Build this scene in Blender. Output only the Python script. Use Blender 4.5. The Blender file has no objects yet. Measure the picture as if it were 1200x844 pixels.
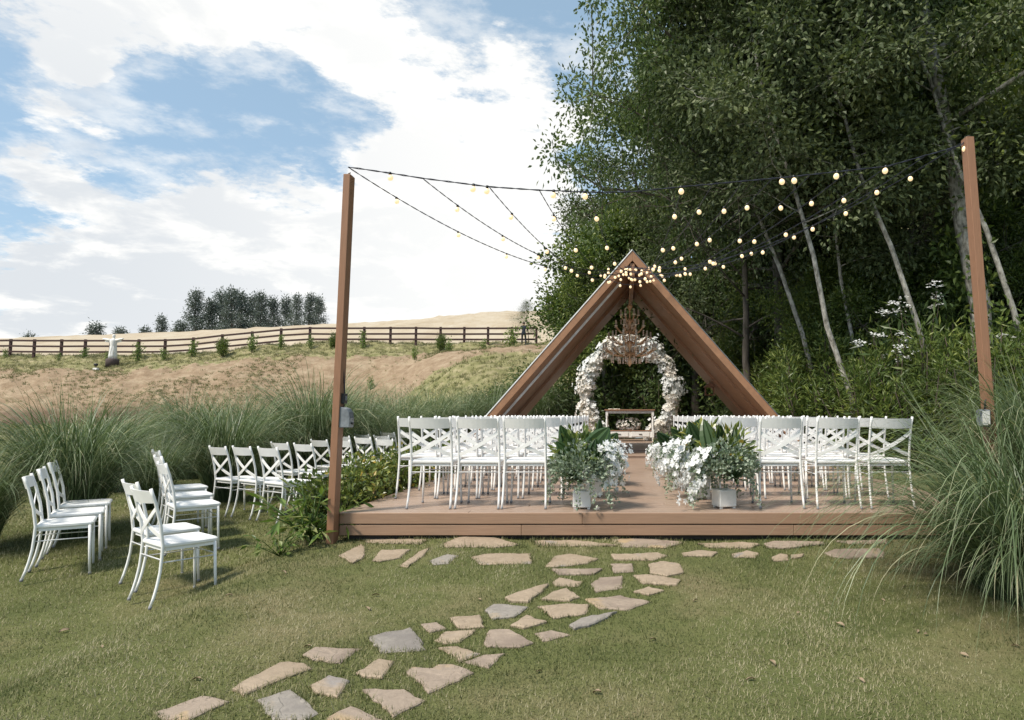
import bpy, math, random
import numpy as np
from math import radians as R, sin, cos, pi
random.seed(7)
rs = np.random.RandomState(11)
S = bpy.context.scene
COL = S.collection

# ------------------------------------------------------------------ camera
CAM_H = 1.18
F_PX, CX, CY = 800.0, 730.0, 422.0
PITCH = math.atan(63.0 / 800.0)
cam_d = bpy.data.cameras.new('camera')
cam_d.sensor_width = 36.0
cam_d.lens = 24.0
cam_d.shift_x = -(CX - 600.0) / 1200.0
cam_d.clip_start = 0.05
cam_d.clip_end = 6000
cam = bpy.data.objects.new('camera', cam_d)
cam.location = (0, 0, CAM_H)
cam.rotation_euler = (pi / 2 + PITCH, 0, 0)
COL.objects.link(cam)
S.camera = cam

# ------------------------------------------------------------------ world, sun, exposure
SUN_DIR = np.array([-0.44, -0.40, 0.80]); SUN_DIR /= np.linalg.norm(SUN_DIR)
SUN_EL = math.asin(SUN_DIR[2]); SUN_ROT = math.atan2(SUN_DIR[0], SUN_DIR[1])
SKY_STRENGTH, SUN_STRENGTH, EXPOSURE = 0.10, 2.6, 0.98
CLOUD_BASE = 5.7
S.view_settings.view_transform = 'Standard'
S.view_settings.look = 'None'
S.view_settings.exposure = EXPOSURE
S.view_settings.gamma = 1.0
S.view_settings.use_curve_mapping = False


def ray(px, py):
    u = (px - CX) / F_PX; v = (CY - py) / F_PX
    d = np.array([u, cos(PITCH) - v * sin(PITCH), sin(PITCH) + v * cos(PITCH)])
    return d


def at(px, py, Y):
    d = ray(px, py); t = Y / d[1]
    return (d[0] * t, Y, CAM_H + d[2] * t)


class NT:
    """small node-tree helper"""
    def __init__(self, tree):
        self.t = tree; self.n = tree.nodes; self.l = tree.links

    def new(self, typ, **kw):
        n = self.n.new(typ)
        for k, v in kw.items():
            if k == 'inp':
                for kk, vv in v.items():
                    if hasattr(vv, 'is_output'):
                        self.l.new(vv, n.inputs[kk])
                    else:
                        n.inputs[kk].default_value = vv
            else:
                setattr(n, k, v)
        return n

    def math(self, op, a, b=0.0, c=None, clamp=False):
        n = self.n.new('ShaderNodeMath'); n.operation = op; n.use_clamp = clamp
        for i, v in enumerate((a, b) if c is None else (a, b, c)):
            if hasattr(v, 'is_output'): self.l.new(v, n.inputs[i])
            else: n.inputs[i].default_value = v
        return n.outputs[0]

    def mix(self, fac, a, b, mode='MIX'):
        n = self.n.new('ShaderNodeMix'); n.data_type = 'RGBA'; n.blend_type = mode
        for k, v in ((0, fac), (6, a), (7, b)):
            if hasattr(v, 'is_output'): self.l.new(v, n.inputs[k])
            elif isinstance(v, (int, float)): n.inputs[k].default_value = v
            else: n.inputs[k].default_value = (*v[:3], 1)
        return n.outputs[2]

    def noise(self, vec, scale, detail=4, rough=0.55, dist=0.0):
        n = self.n.new('ShaderNodeTexNoise')
        n.inputs['Scale'].default_value = scale; n.inputs['Detail'].default_value = detail
        n.inputs['Roughness'].default_value = rough; n.inputs['Distortion'].default_value = dist
        if vec is not None: self.l.new(vec, n.inputs['Vector'])
        return n.outputs['Fac']

    def ramp(self, fac, stops, interp='LINEAR'):
        n = self.n.new('ShaderNodeValToRGB'); cr = n.color_ramp; cr.interpolation = interp
        while len(cr.elements) < len(stops): cr.elements.new(0.5)
        for e, (p, c) in zip(cr.elements, stops):
            e.position = p; e.color = (*c[:3], 1) if not isinstance(c, (int, float)) else (c, c, c, 1)
        self.l.new(fac, n.inputs[0])
        return n.outputs[0]

    def sstep(self, x, lo, hi):
        n = self.n.new('ShaderNodeMapRange'); n.interpolation_type = 'SMOOTHSTEP'
        self.l.new(x, n.inputs[0]); n.inputs[1].default_value = lo; n.inputs[2].default_value = hi
        return n.outputs[0]


W = bpy.data.worlds.new('World'); S.world = W; W.use_nodes = True
w = NT(W.node_tree); w.n.clear()
sky = w.new('ShaderNodeTexSky', sky_type='NISHITA', sun_disc=False, sun_elevation=SUN_EL, sun_rotation=SUN_ROT,
            altitude=600, air_density=1.0, dust_density=1.6, ozone_density=1.5)
tc = w.new('ShaderNodeTexCoord')
direc = w.new('ShaderNodeVectorMath', operation='NORMALIZE'); w.l.new(tc.outputs['Generated'], direc.inputs[0])
dv = direc.outputs[0]
sep = w.new('ShaderNodeSeparateXYZ'); w.l.new(dv, sep.inputs[0])
zz = w.math('ADD', w.math('MAXIMUM', sep.outputs[2], 0.0), 0.22)
comb = w.new('ShaderNodeCombineXYZ')
w.l.new(w.math('DIVIDE', sep.outputs[0], zz), comb.inputs[0]); w.l.new(w.math('DIVIDE', sep.outputs[1], zz), comb.inputs[1])
w.l.new(w.math('MULTIPLY', sep.outputs[2], 2.5), comb.inputs[2])
n1 = w.noise(comb.outputs[0], 3.2, 10, 0.62, 0.1)
n2 = w.noise(comb.outputs[0], 10.0, 8, 0.66, 0.0)
# where the cloud banks stand in the sky (directions), weight, tightness
blobs = [((460, 300), .80, 45), ((340, 280), .50, 110), ((580, 330), .65, 50), ((230, 350), .60, 80), ((110, 345), .60, 80), ((0, 335), .50, 80), ((230, 275), .30, 260), ((520, 200), .35, 160), ((620, 250), .40, 90),
         ((370, 5), .85, 260), ((290, 8), .80, 320), ((240, 0), .5, 500), ((185, -5), .85, 350), ((100, -10), .80, 400), ((20, -15), .5, 400), ((450, 0), .60, 300), ((482, 112), .55, 900), ((425, 66), .70, 1400), ((405, 80), .40, 1200),
         ((70, 72), .62, 2600), ((112, 84), .62, 2600), ((25, 112), .55, 2200), ((75, 138), .60, 2200), ((130, 158), .60, 2600), ((20, 190), .64, 1800), ((75, 215), .45, 2000),
         ((560, 90), .28, 120), ((620, 20), .40, 120), ((240, 130), -.25, 160), ((900, 200), .75, 10), ((-900, 200), .55, 10), ((15, 255), -.35, 900),
         ((0, -.75, .66), .95, 5), ((.75, -.1, .65), .85, 6), ((-.6, -.3, .74), .8, 10)]  # this row: unseen clouds outside the view, added to whiten the sky fill
bias = None
for q_, wt, k in blobs:
    d = ray(*q_) if len(q_) == 2 else np.array(q_); d /= np.linalg.norm(d)
    dp = w.new('ShaderNodeVectorMath', operation='DOT_PRODUCT'); w.l.new(dv, dp.inputs[0]); dp.inputs[1].default_value = tuple(d)
    e = w.math('EXPONENT', w.math('MULTIPLY', w.math('SUBTRACT', dp.outputs['Value'], 1.0), float(k)))
    e = w.math('MULTIPLY', e, wt)
    bias = e if bias is None else w.math('ADD', bias, e)
m = w.math('ADD', w.math('MULTIPLY', w.math('SUBTRACT', n1, 0.5), 2.3), w.math('MULTIPLY', w.math('SUBTRACT', n2, 0.5), 1.1))
m = w.math('ADD', m, w.math('SUBTRACT', bias, 1.12))
low = w.sstep(sep.outputs[2], 0.26, 0.0)
m = w.math('ADD', m, w.math('MULTIPLY', low, 0.35))
mask = w.sstep(m, -0.06, 0.34)
n3 = w.noise(comb.outputs[0], 3.3, 6, 0.6, 0.3)
thick = w.sstep(w.math('ADD', n3, w.math('MULTIPLY', m, 0.12)), 0.42, 0.62)
gd = ray(20, 300); gd /= np.linalg.norm(gd)
gdp = w.new('ShaderNodeVectorMath', operation='DOT_PRODUCT'); w.l.new(dv, gdp.inputs[0]); gdp.inputs[1].default_value = tuple(gd)
gray_side = w.math('EXPONENT', w.math('MULTIPLY', w.math('SUBTRACT', gdp.outputs['Value'], 1.0), 14.0))
shade = w.math('MULTIPLY', thick, w.math('ADD', w.math('MULTIPLY', gray_side, 0.62), 0.10))
cl = w.mix(shade, (CLOUD_BASE, CLOUD_BASE * .985, CLOUD_BASE * .95), (CLOUD_BASE * .56, CLOUD_BASE * .61, CLOUD_BASE * .67))
skyc = w.mix(0.55, sky.outputs[0], (2.25, 3.2, 3.8))
veil = w.math('MULTIPLY', w.sstep(w.math('ADD', w.noise(comb.outputs[0], 6.5, 10, 0.62, 0.0), w.math('MULTIPLY', bias, 0.10)), 0.52, 0.78), 0.6)
mask = w.math('MAXIMUM', mask, veil)
colr = w.mix(w.math('MULTIPLY', mask, 0.97), skyc, cl)
bg = w.new('ShaderNodeBackground'); w.l.new(colr, bg.inputs[0]); bg.inputs[1].default_value = SKY_STRENGTH
wo = w.new('ShaderNodeOutputWorld'); w.l.new(bg.outputs[0], wo.inputs[0])

sun_d = bpy.data.lights.new('sun', 'SUN'); sun_d.energy = SUN_STRENGTH; sun_d.angle = R(10); sun_d.color = (1.0, 0.93, 0.82)
sun = bpy.data.objects.new('sun', sun_d); COL.objects.link(sun)
from mathutils import Vector
sun.rotation_euler = Vector(-SUN_DIR).to_track_quat('-Z', 'Y').to_euler()
sun.location = (-20, 5, 30)


# ------------------------------------------------------------------ mesh helpers
def tag(o, label=None, cat=None, group=None, kind=None):
    if label: o['label'] = label
    if cat: o['category'] = cat
    if group: o['group'] = group
    if kind: o['kind'] = kind
    return o


def thing(name, label, cat, loc=(0, 0, 0), rz=0.0, group=None):
    o = bpy.data.objects.new(name, None); COL.objects.link(o)
    o.location = loc; o.rotation_euler = (0, 0, rz); o.empty_display_size = 0.1
    return tag(o, label, cat, group)


def link(name, me, mat=None, parent=None):
    o = bpy.data.objects.new(name, me); COL.objects.link(o)
    if mat is not None and not me.materials:
        for m_ in (mat if isinstance(mat, (list, tuple)) else [mat]): me.materials.append(m_)
    if parent is not None: o.parent = parent
    return o


def kids(o):
    return [c for c in bpy.data.objects if c.parent == o]


CHILD = {}


def copy_tree(root, loc, rz=0.0, scale=None, label=None, group=None):
    """copy a thing with copies of its parts and their sub-parts (mesh data shared)"""
    if root.name not in CHILD:
        CHILD[root.name] = [(c, kids(c)) for c in kids(root)]
    r = root.copy(); COL.objects.link(r); r.location = loc; r.rotation_euler = (0, 0, rz)
    if scale is not None: r.scale = scale if hasattr(scale, '__len__') else (scale,) * 3
    if label: r['label'] = label
    if group: r['group'] = group
    for c, gs in CHILD[root.name]:
        k = c.copy(); COL.objects.link(k); k.parent = r
        for g in gs:
            q = g.copy(); COL.objects.link(q); q.parent = k
    return r


class MB:
    def __init__(self): self.v = []; self.f = []; self.s = []; self.m = []; self.mi = 0

    def add(self, vs, fs, smooth=False):
        b = len(self.v); self.v += [tuple(map(float, p)) for p in vs]
        for f in fs:
            self.f.append(tuple(i + b for i in f)); self.s.append(smooth); self.m.append(self.mi)
        return self

    def box(self, x0, x1, y0, y1, z0, z1):
        return self.add([(x0, y0, z0), (x1, y0, z0), (x1, y1, z0), (x0, y1, z0), (x0, y0, z1), (x1, y0, z1), (x1, y1, z1), (x0, y1, z1)],
                        [(3, 2, 1, 0), (4, 5, 6, 7), (0, 1, 5, 4), (1, 2, 6, 5), (2, 3, 7, 6), (3, 0, 4, 7)])

    def bbox(self, x0, x1, y0, y1, z0, z1, b=0.004):
        """box with chamfered edges"""
        c = [(x0 + x1) / 2, (y0 + y1) / 2, (z0 + z1) / 2]; h = [(x1 - x0) / 2, (y1 - y0) / 2, (z1 - z0) / 2]
        b = min(b, *(q * .8 for q in h))
        vs = []; idx = {}
        for sx in (-1, 1):
            for sy in (-1, 1):
                for sz in (-1, 1):
                    for ax in range(3):
                        p = [c[0] + sx * (h[0] - (0 if ax == 0 else b)), c[1] + sy * (h[1] - (0 if ax == 1 else b)), c[2] + sz * (h[2] - (0 if ax == 2 else b))]
                        idx[(sx, sy, sz, ax)] = len(vs); vs.append(p)
        fs = []
        for s in (-1, 1):
            q = [idx[(s, -1, -1, 0)], idx[(s, 1, -1, 0)], idx[(s, 1, 1, 0)], idx[(s, -1, 1, 0)]]; fs.append(q if s > 0 else q[::-1])
            q = [idx[(-1, s, -1, 1)], idx[(-1, s, 1, 1)], idx[(1, s, 1, 1)], idx[(1, s, -1, 1)]]; fs.append(q if s > 0 else q[::-1])
            q = [idx[(-1, -1, s, 2)], idx[(1, -1, s, 2)], idx[(1, 1, s, 2)], idx[(-1, 1, s, 2)]]; fs.append(q if s > 0 else q[::-1])
        def orient(q):
            P = [np.array(vs[i]) for i in q]; n = np.cross(P[1] - P[0], P[2] - P[0])
            return q if np.dot(n, sum(P) / len(P) - np.array(c)) > 0 else q[::-1]
        for a in (-1, 1):
            for bb in (-1, 1):
                fs.append(orient([idx[(a, bb, -1, 0)], idx[(a, bb, 1, 0)], idx[(a, bb, 1, 1)], idx[(a, bb, -1, 1)]]))
                fs.append(orient([idx[(a, -1, bb, 0)], idx[(a, 1, bb, 0)], idx[(a, 1, bb, 2)], idx[(a, -1, bb, 2)]]))
                fs.append(orient([idx[(-1, a, bb, 1)], idx[(1, a, bb, 1)], idx[(1, a, bb, 2)], idx[(-1, a, bb, 2)]]))
        for sx in (-1, 1):
            for sy in (-1, 1):
                for sz in (-1, 1): fs.append(orient([idx[(sx, sy, sz, 0)], idx[(sx, sy, sz, 1)], idx[(sx, sy, sz, 2)]]))
        return self.add(vs, fs)

    def tube(self, pts, rad, n=8, caps=True):
        P = [np.array(p, float) for p in pts]
        rr = list(rad) if hasattr(rad, '__len__') else [rad] * len(P)
        vs = []; prev = None
        for i, p in enumerate(P):
            t = P[min(i + 1, len(P) - 1)] - P[max(i - 1, 0)]; t = t / (np.linalg.norm(t) + 1e-9)
            if prev is None:
                a = np.array([0, 0, 1.]) if abs(t[2]) < .9 else np.array([1., 0, 0])
                u = np.cross(a, t)
            else:
                u = prev - t * np.dot(prev, t)
            u /= np.linalg.norm(u) + 1e-9; prev = u; q = np.cross(t, u)
            for k in range(n):
                an = 2 * pi * k / n; vs.append(p + rr[i] * (u * cos(an) + q * sin(an)))
        fs = []
        for i in range(len(P) - 1):
            for k in range(n):
                fs.append((i * n + k, i * n + (k + 1) % n, (i + 1) * n + (k + 1) % n, (i + 1) * n + k))
        self.add(vs, fs, True)
        if caps:
            b = len(self.v) - len(vs)
            self.f.append(tuple(b + k for k in range(n))[::-1]); self.s.append(False); self.m.append(self.mi)
            self.f.append(tuple(b + (len(P) - 1) * n + k for k in range(n))); self.s.append(False); self.m.append(self.mi)
        return self

    def strip(self, pts, wdir, thk, width, thickness):
        """flat bar swept along pts: width along wdir(list or vec), thickness along thk"""
        vs = []; n = len(pts)
        for i, p in enumerate(pts):
            wd = np.array(wdir[i] if isinstance(wdir, list) else wdir, float); th = np.array(thk[i] if isinstance(thk, list) else thk, float)
            p = np.array(p, float)
            for a, b in ((-1, -1), (1, -1), (1, 1), (-1, 1)):
                vs.append(p + wd * a * width / 2 + th * b * thickness / 2)
        fs = []
        for i in range(n - 1):
            for k in range(4): fs.append((i * 4 + k, i * 4 + (k + 1) % 4, i * 4 + 4 + (k + 1) % 4, i * 4 + 4 + k))
        fs.append((3, 2, 1, 0)); fs.append(tuple((n - 1) * 4 + k for k in range(4)))
        return self.add(vs, fs)

    def lathe(self, prof, n=16, c=(0, 0, 0)):
        vs = []; fs = []
        for r, z in prof:
            for k in range(n):
                a = 2 * pi * k / n; vs.append((c[0] + r * cos(a), c[1] + r * sin(a), c[2] + z))
        for i in range(len(prof) - 1):
            for k in range(n): fs.append((i * n + k, i * n + (k + 1) % n, (i + 1) * n + (k + 1) % n, (i + 1) * n + k))
        return self.add(vs, fs, True)

    def mesh(self, name):
        me = bpy.data.meshes.new(name); me.from_pydata(self.v, [], self.f); me.update()
        me.polygons.foreach_set('use_smooth', self.s); me.polygons.foreach_set('material_index', self.m)
        return me

    def build(self, name, mat, parent=None):
        return link(name, self.mesh(name), mat, parent)


def np_mesh(name, V, F, tone=None, smooth=False, vattr=None):
    V = np.asarray(V, np.float32).reshape(-1, 3); F = np.asarray(F, np.int32)
    me = bpy.data.meshes.new(name); k = F.shape[1]
    me.vertices.add(len(V)); me.vertices.foreach_set('co', V.ravel())
    me.loops.add(F.size); me.loops.foreach_set('vertex_index', F.ravel())
    me.polygons.add(len(F)); me.polygons.foreach_set('loop_start', np.arange(0, F.size, k, dtype=np.int32))
    me.polygons.foreach_set('use_smooth', np.full(len(F), smooth, dtype=bool))
    me.update(calc_edges=True)
    if tone is not None:
        a = me.attributes.new('tone', 'FLOAT', 'FACE'); a.data.foreach_set('value', np.asarray(tone, np.float32))
    if vattr is not None:
        for nm, arr in vattr.items():
            a = me.attributes.new(nm, 'FLOAT', 'POINT'); a.data.foreach_set('value', np.asarray(arr, np.float32))
    return me


def nrm(a): return a / (np.linalg.norm(a, axis=-1, keepdims=True) + 1e-9)


def rdir(n, rg=rs): return nrm(rg.normal(size=(n, 3)))


def leaf_quads(C, D, N, L, Wd, fold=0.25):
    """one folded diamond-shaped leaf per row: base C, direction D, face normal N"""
    D = nrm(D); B = nrm(np.cross(D, N)); N = np.cross(B, D)
    L = np.broadcast_to(np.asarray(L, float), (len(C),))[:, None]; Wd = np.broadcast_to(np.asarray(Wd, float), (len(C),))[:, None]
    mid = C + D * L * .45 + N * Wd * fold
    V = np.stack([C, mid + B * Wd * .5, C + D * L, mid - B * Wd * .5], 1).reshape(-1, 3)
    F = np.arange(len(C) * 4).reshape(-1, 4)
    return V, F


def cat(parts):
    Vs, Fs, Ts = [], [], []; o = 0
    for V, F, T in parts:
        Vs.append(V); Fs.append(F + o); Ts.append(T); o += len(V)
    return np.concatenate(Vs), np.concatenate(Fs), np.concatenate(Ts)


def flower_quads(C, N, size, npet=5, rg=rs):
    """open five-petalled blossoms"""
    n = len(C); N = nrm(N); a = nrm(np.cross(N, rdir(n, rg))); b = np.cross(N, a)
    parts = []
    size = np.broadcast_to(np.asarray(size, float), (n,))
    off = rg.uniform(0, 6.28, n)
    for k in range(npet):
        an = off + 2 * pi * k / npet
        D = a * np.cos(an)[:, None] + b * np.sin(an)[:, None] + N * rg.uniform(.15, .6, (n, 1))
        V, F = leaf_quads(C, D, N, size * .55, size * .42, -.12)
        parts.append((V, F, rg.uniform(0, 1, n)))
    return cat(parts)


def add_tris(V, F, T): return V, F, T


# ------------------------------------------------------------------ materials
def mat_new(name):
    m = bpy.data.materials.new(name); m.use_nodes = True; t = NT(m.node_tree)
    b = t.n['Principled BSDF']
    return m, t, b


def pm(name, col, rough=.5, var=.12, scale=6, bump=0.0, bscale=40, spec=.4, metal=0.0, stretch=None, col2=None):
    m, t, b = mat_new(name)
    tcn = t.new('ShaderNodeTexCoord'); vec = tcn.outputs['Object']
    if stretch:
        mp = t.new('ShaderNodeMapping'); mp.inputs['Scale'].default_value = stretch; t.l.new(vec, mp.inputs[0]); vec = mp.outputs[0]
    nz = t.noise(vec, scale, 6, .6)
    c2 = col2 or tuple(c * (1 - var * 2) for c in col)
    c1 = tuple(min(1, c * (1 + var)) for c in col)
    colr_ = t.ramp(nz, [(.3, c2), (.7, c1)])
    t.l.new(colr_, b.inputs['Base Color'])
    b.inputs['Roughness'].default_value = rough; b.inputs['Specular IOR Level'].default_value = spec; b.inputs['Metallic'].default_value = metal
    rr = t.math('ADD', t.math('MULTIPLY', t.math('SUBTRACT', nz, .5), .25), rough, clamp=True); t.l.new(rr, b.inputs['Roughness'])
    if bump:
        bn = t.noise(vec, bscale, 4, .6)
        bp = t.new('ShaderNodeBump'); bp.inputs['Strength'].default_value = bump; bp.inputs['Distance'].default_value = .01
        t.l.new(bn, bp.inputs['Height']); t.l.new(bp.outputs[0], b.inputs['Normal'])
    return m


def leaf_mat(name, stops, trans=.3, rough=.5, spec=.35, objvar=0.12):
    m, t, b = mat_new(name)
    at_ = t.new('ShaderNodeAttribute', attribute_name='tone')
    oi = t.new('ShaderNodeObjectInfo')
    f = t.math('ADD', at_.outputs['Fac'], t.math('MULTIPLY', t.math('SUBTRACT', oi.outputs['Random'], .5), objvar * 2), clamp=True)
    c = t.ramp(f, stops)
    t.l.new(c, b.inputs['Base Color']); b.inputs['Roughness'].default_value = rough; b.inputs['Specular IOR Level'].default_value = spec
    tr = t.new('ShaderNodeBsdfTranslucent'); c2 = t.mix(.5, c, (.35, .45, .08), 'OVERLAY'); t.l.new(c2, tr.inputs[0])
    mx = t.new('ShaderNodeMixShader'); mx.inputs[0].default_value = trans
    t.l.new(b.outputs[0], mx.inputs[1]); t.l.new(tr.outputs[0], mx.inputs[2])
    t.l.new(mx.outputs[0], t.n['Material Output'].inputs[0])
    return m


def bark_mat(name, a, b_, scale=5, stretch=(1, 1, .35)):
    return pm(name, a, .85, .0, scale, .6, 30, .2, 0, stretch, b_)


M = {}
M['chair'] = pm('chair_white_paint', (.83, .815, .79), .33, .03, 9, .04, 60)
M['seat'] = pm('chair_seat_white', (.85, .835, .81), .42, .03, 7, .06, 50)
M['cap'] = pm('grey_foot', (.25, .25, .26), .6)
M['steel'] = pm('thin_rod', (.62, .62, .62), .35, .05, 9, 0, 1, .5)
def wood_mat(name, col, rough, axis_stretch, bump=.12, dirt=.0, isl=.62):
    m, t, b = mat_new(name)
    tcn = t.new('ShaderNodeTexCoord'); gm = t.new('ShaderNodeNewGeometry')
    mp = t.new('ShaderNodeMapping'); mp.inputs['Scale'].default_value = axis_stretch; t.l.new(tcn.outputs['Object'], mp.inputs[0])
    oi = t.new('ShaderNodeObjectInfo')
    ad = t.new('ShaderNodeVectorMath', operation='ADD'); t.l.new(mp.outputs[0], ad.inputs[0])
    cx = t.new('ShaderNodeCombineXYZ'); t.l.new(t.math('MULTIPLY', gm.outputs['Random Per Island'], 37.0), cx.inputs[0]); t.l.new(cx.outputs[0], ad.inputs[1])
    g = t.noise(ad.outputs[0], 14, 8, .65, .3); big = t.noise(tcn.outputs['Object'], 1.7, 5, .6)
    c = t.ramp(g, [(.25, tuple(x * .74 for x in col)), (.75, tuple(x * 1.12 for x in col))])
    c = t.mix(t.math('MULTIPLY', gm.outputs['Random Per Island'], .30), c, tuple(x * isl for x in col))
    c = t.mix(t.math('MULTIPLY', t.sstep(big, .45, .75), dirt), c, (.36, .29, .23))
    t.l.new(c, b.inputs['Base Color'])
    t.l.new(t.math('ADD', t.math('MULTIPLY', big, .3), rough - .15), b.inputs['Roughness']); b.inputs['Specular IOR Level'].default_value = .42
    bp = t.new('ShaderNodeBump'); bp.inputs['Strength'].default_value = bump; bp.inputs['Distance'].default_value = .004
    t.l.new(g, bp.inputs['Height']); t.l.new(bp.outputs[0], b.inputs['Normal'])
    return m


M['deck'] = wood_mat('deck_composite', (.39, .275, .205), .38, (.35, 9, 9), .12, .35)
M['fascia'] = wood_mat('fascia_composite', (.34, .21, .135), .55, (.3, 6, 9), .12, .10)
M['beam'] = wood_mat('roof_boards', (.38, .198, .105), .5, (.5, 9, .5), .2, 0, -.15)
M['post'] = wood_mat('post_wood', (.30, .152, .084), .55, (8, 8, .4), .2)
M['flash_and_sunlit_edge'] = pm('white_flashing_and_sunlit_edge', (.8, .8, .78), .4)  # metal flashing, and the painted sunlit edge of one board
M['under'] = pm('dark_underframe', (.05, .04, .035), .8)
M['wire'] = pm('black_cable', (.02, .022, .035), .5)
M['socket'] = pm('black_socket', (.018, .018, .02), .4)
M['gold'] = pm('chandelier_gold', (.85, .56, .34), .35, .1, 9, 0, 1, .5, .15)
M['crystal'] = pm('amber_crystal', (.92, .74, .60), .15, .1, 9, 0, 1, .7)
M['candle'] = pm('candle_cream', (.90, .80, .66), .5)
M['planter'] = pm('white_planter', (.76, .75, .72), .45, .04, 8, .05)
M['altar'] = pm('white_lacquer', (.80, .79, .76), .4, .03, 8, .04)
M['altar_top'] = wood_mat('altar_wood', (.32, .17, .10), .4, (.4, 9, 9))
M['handle'] = pm('dark_handle', (.07, .06, .05), .4, .1, 9, 0, 1, .5, .6)
M['box'] = pm('grey_plastic', (.20, .215, .23), .35, .2, 12)
M['black'] = pm('black_plastic', (.02, .02, .022), .4)
M['white'] = pm('statue_white', (.74, .72, .68), .7, .08, 5, .1)
M['base'] = pm('dark_plinth', (.09, .065, .06), .8)
M['fence'] = pm('fence_wood', (.055, .026, .022), .7, .15, 5)
M['cloth'] = pm('linen', (.72, .66, .55), .8)
M['lantern'] = pm('lantern_wood', (.22, .11, .06), .6)
M['dryleaf'] = pm('dry_leaf', (.30, .22, .14), .7, .2, 20)
m, t, b = mat_new('bulb_glass')
b.inputs['Base Color'].default_value = (.85, .66, .42, 1); b.inputs['Roughness'].default_value = .25
b.inputs['Emission Color'].default_value = (1, .72, .40, 1); b.inputs['Emission Strength'].default_value = .42
M['bulb'] = m

G = lambda *a: a
M['leaf_forest'] = leaf_mat('forest_leaf', [(0, (.045, .075, .027)), (.5, (.095, .140, .047)), (1, (.20, .245, .080))], .38, .42, .4)
M['leaf_olive'] = leaf_mat('olive_leaf', [(0, (.050, .070, .030)), (.5, (.098, .125, .052)), (1, (.185, .210, .090))], .25, .5, .3)
M['leaf_bright'] = leaf_mat('bright_leaf', [(0, (.05, .085, .020)), (.5, (.12, .17, .038)), (1, (.30, .33, .075))], .34, .42, .4)
M['leaf_hedge'] = leaf_mat('hedge_leaf', [(0, (.05, .085, .022)), (.45, (.14, .185, .045)), (.8, (.28, .30, .075)), (1, (.46, .30, .05))], .3, .3, .5)
M['leaf_lily'] = leaf_mat('lily_leaf', [(0, (.07, .13, .025)), (.6, (.17, .245, .05)), (1, (.36, .36, .17))], .35, .35, .45)
M['leaf_euc'] = leaf_mat('eucalyptus_hazed', [(0, (.08, .10, .095)), (.5, (.12, .145, .13)), (1, (.17, .20, .17))], .25, .6, .2)  # distance haze put into the colour: lightened, greyed leaves
M['leaf_silver'] = leaf_mat('silver_leaf', [(0, (.13, .18, .12)), (.5, (.28, .34, .25)), (1, (.50, .54, .44))], .25, .5, .3)
M['leaf_dark'] = leaf_mat('dark_glossy_leaf', [(0, (.018, .042, .016)), (.6, (.04, .08, .025)), (1, (.10, .14, .04))], .22, .32, .5)
M['grass_blade'] = leaf_mat('lawn_blade', [(0, (.062, .080, .028)), (.40, (.155, .165, .066)), (.66, (.29, .265, .14)), (1, (.43, .38, .25))], .25, .6, .2, 0)
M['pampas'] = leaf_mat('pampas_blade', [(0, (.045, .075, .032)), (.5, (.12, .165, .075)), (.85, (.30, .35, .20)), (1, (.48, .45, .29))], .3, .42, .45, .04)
M['petal'] = leaf_mat('white_petal', [(0, (.80, .80, .80)), (1, (.86, .86, .85))], .30, .6, .2, 0)
M['petal_cream'] = leaf_mat('cream_petal', [(0, (.80, .72, .64)), (.5, (.85, .81, .76)), (1, (.88, .86, .83))], .25, .6, .2, 0)
M['bark_white'] = bark_mat('pale_mottled_bark', (.52, .49, .43), (.05, .045, .03), 13, (1, 1, .5))
M['bark_grey'] = bark_mat('grey_bark', (.20, .17, .14), (.06, .05, .04), 5)
M['bark_dark'] = bark_mat('dark_bark', (.10, .08, .06), (.03, .025, .02), 5)


def stone_mat(name, a, b_, c_):
    m, t, b = mat_new(name)
    tcn = t.new('ShaderNodeTexCoord'); oi = t.new('ShaderNodeObjectInfo')
    ad = t.new('ShaderNodeVectorMath', operation='ADD'); t.l.new(tcn.outputs['Object'], ad.inputs[0])
    cx = t.new('ShaderNodeCombineXYZ'); t.l.new(t.math('MULTIPLY', oi.outputs['Random'], 50.0), cx.inputs[0]); t.l.new(cx.outputs[0], ad.inputs[1])
    n = t.noise(ad.outputs[0], 3.2, 3, .5, .8); n2_ = t.noise(ad.outputs[0], 26, 6, .65)
    c = t.ramp(n, [(.34, a), (.5, b_), (.62, b_), (.70, c_)])
    c = t.mix(t.math('MULTIPLY', t.sstep(n2_, .3, .75), .5), c, tuple(x * .6 for x in b_))
    t.l.new(c, b.inputs['Base Color']); b.inputs['Roughness'].default_value = .75; b.inputs['Specular IOR Level'].default_value = .3
    bp = t.new('ShaderNodeBump'); bp.inputs['Strength'].default_value = .5; bp.inputs['Distance'].default_value = .01
    t.l.new(t.math('ADD', n2_, t.math('MULTIPLY', t.sstep(n, .48, .52), .8)), bp.inputs['Height']); t.l.new(bp.outputs[0], b.inputs['Normal'])
    return m


M['stone_tan'] = stone_mat('stone_tan', (.30, .23, .16), (.36, .28, .20), (.28, .25, .23))
M['stone_rosy'] = stone_mat('stone_rosy', (.24, .185, .145), (.33, .26, .20), (.40, .29, .17))
M['stone_grey'] = stone_mat('stone_grey', (.215, .19, .17), (.295, .262, .225), (.36, .28, .19))


# ------------------------------------------------------------------ terrain
def ss(x, a, b): tt = np.clip((x - a) / (b - a), 0, 1); return tt * tt * (3 - 2 * tt)


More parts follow.
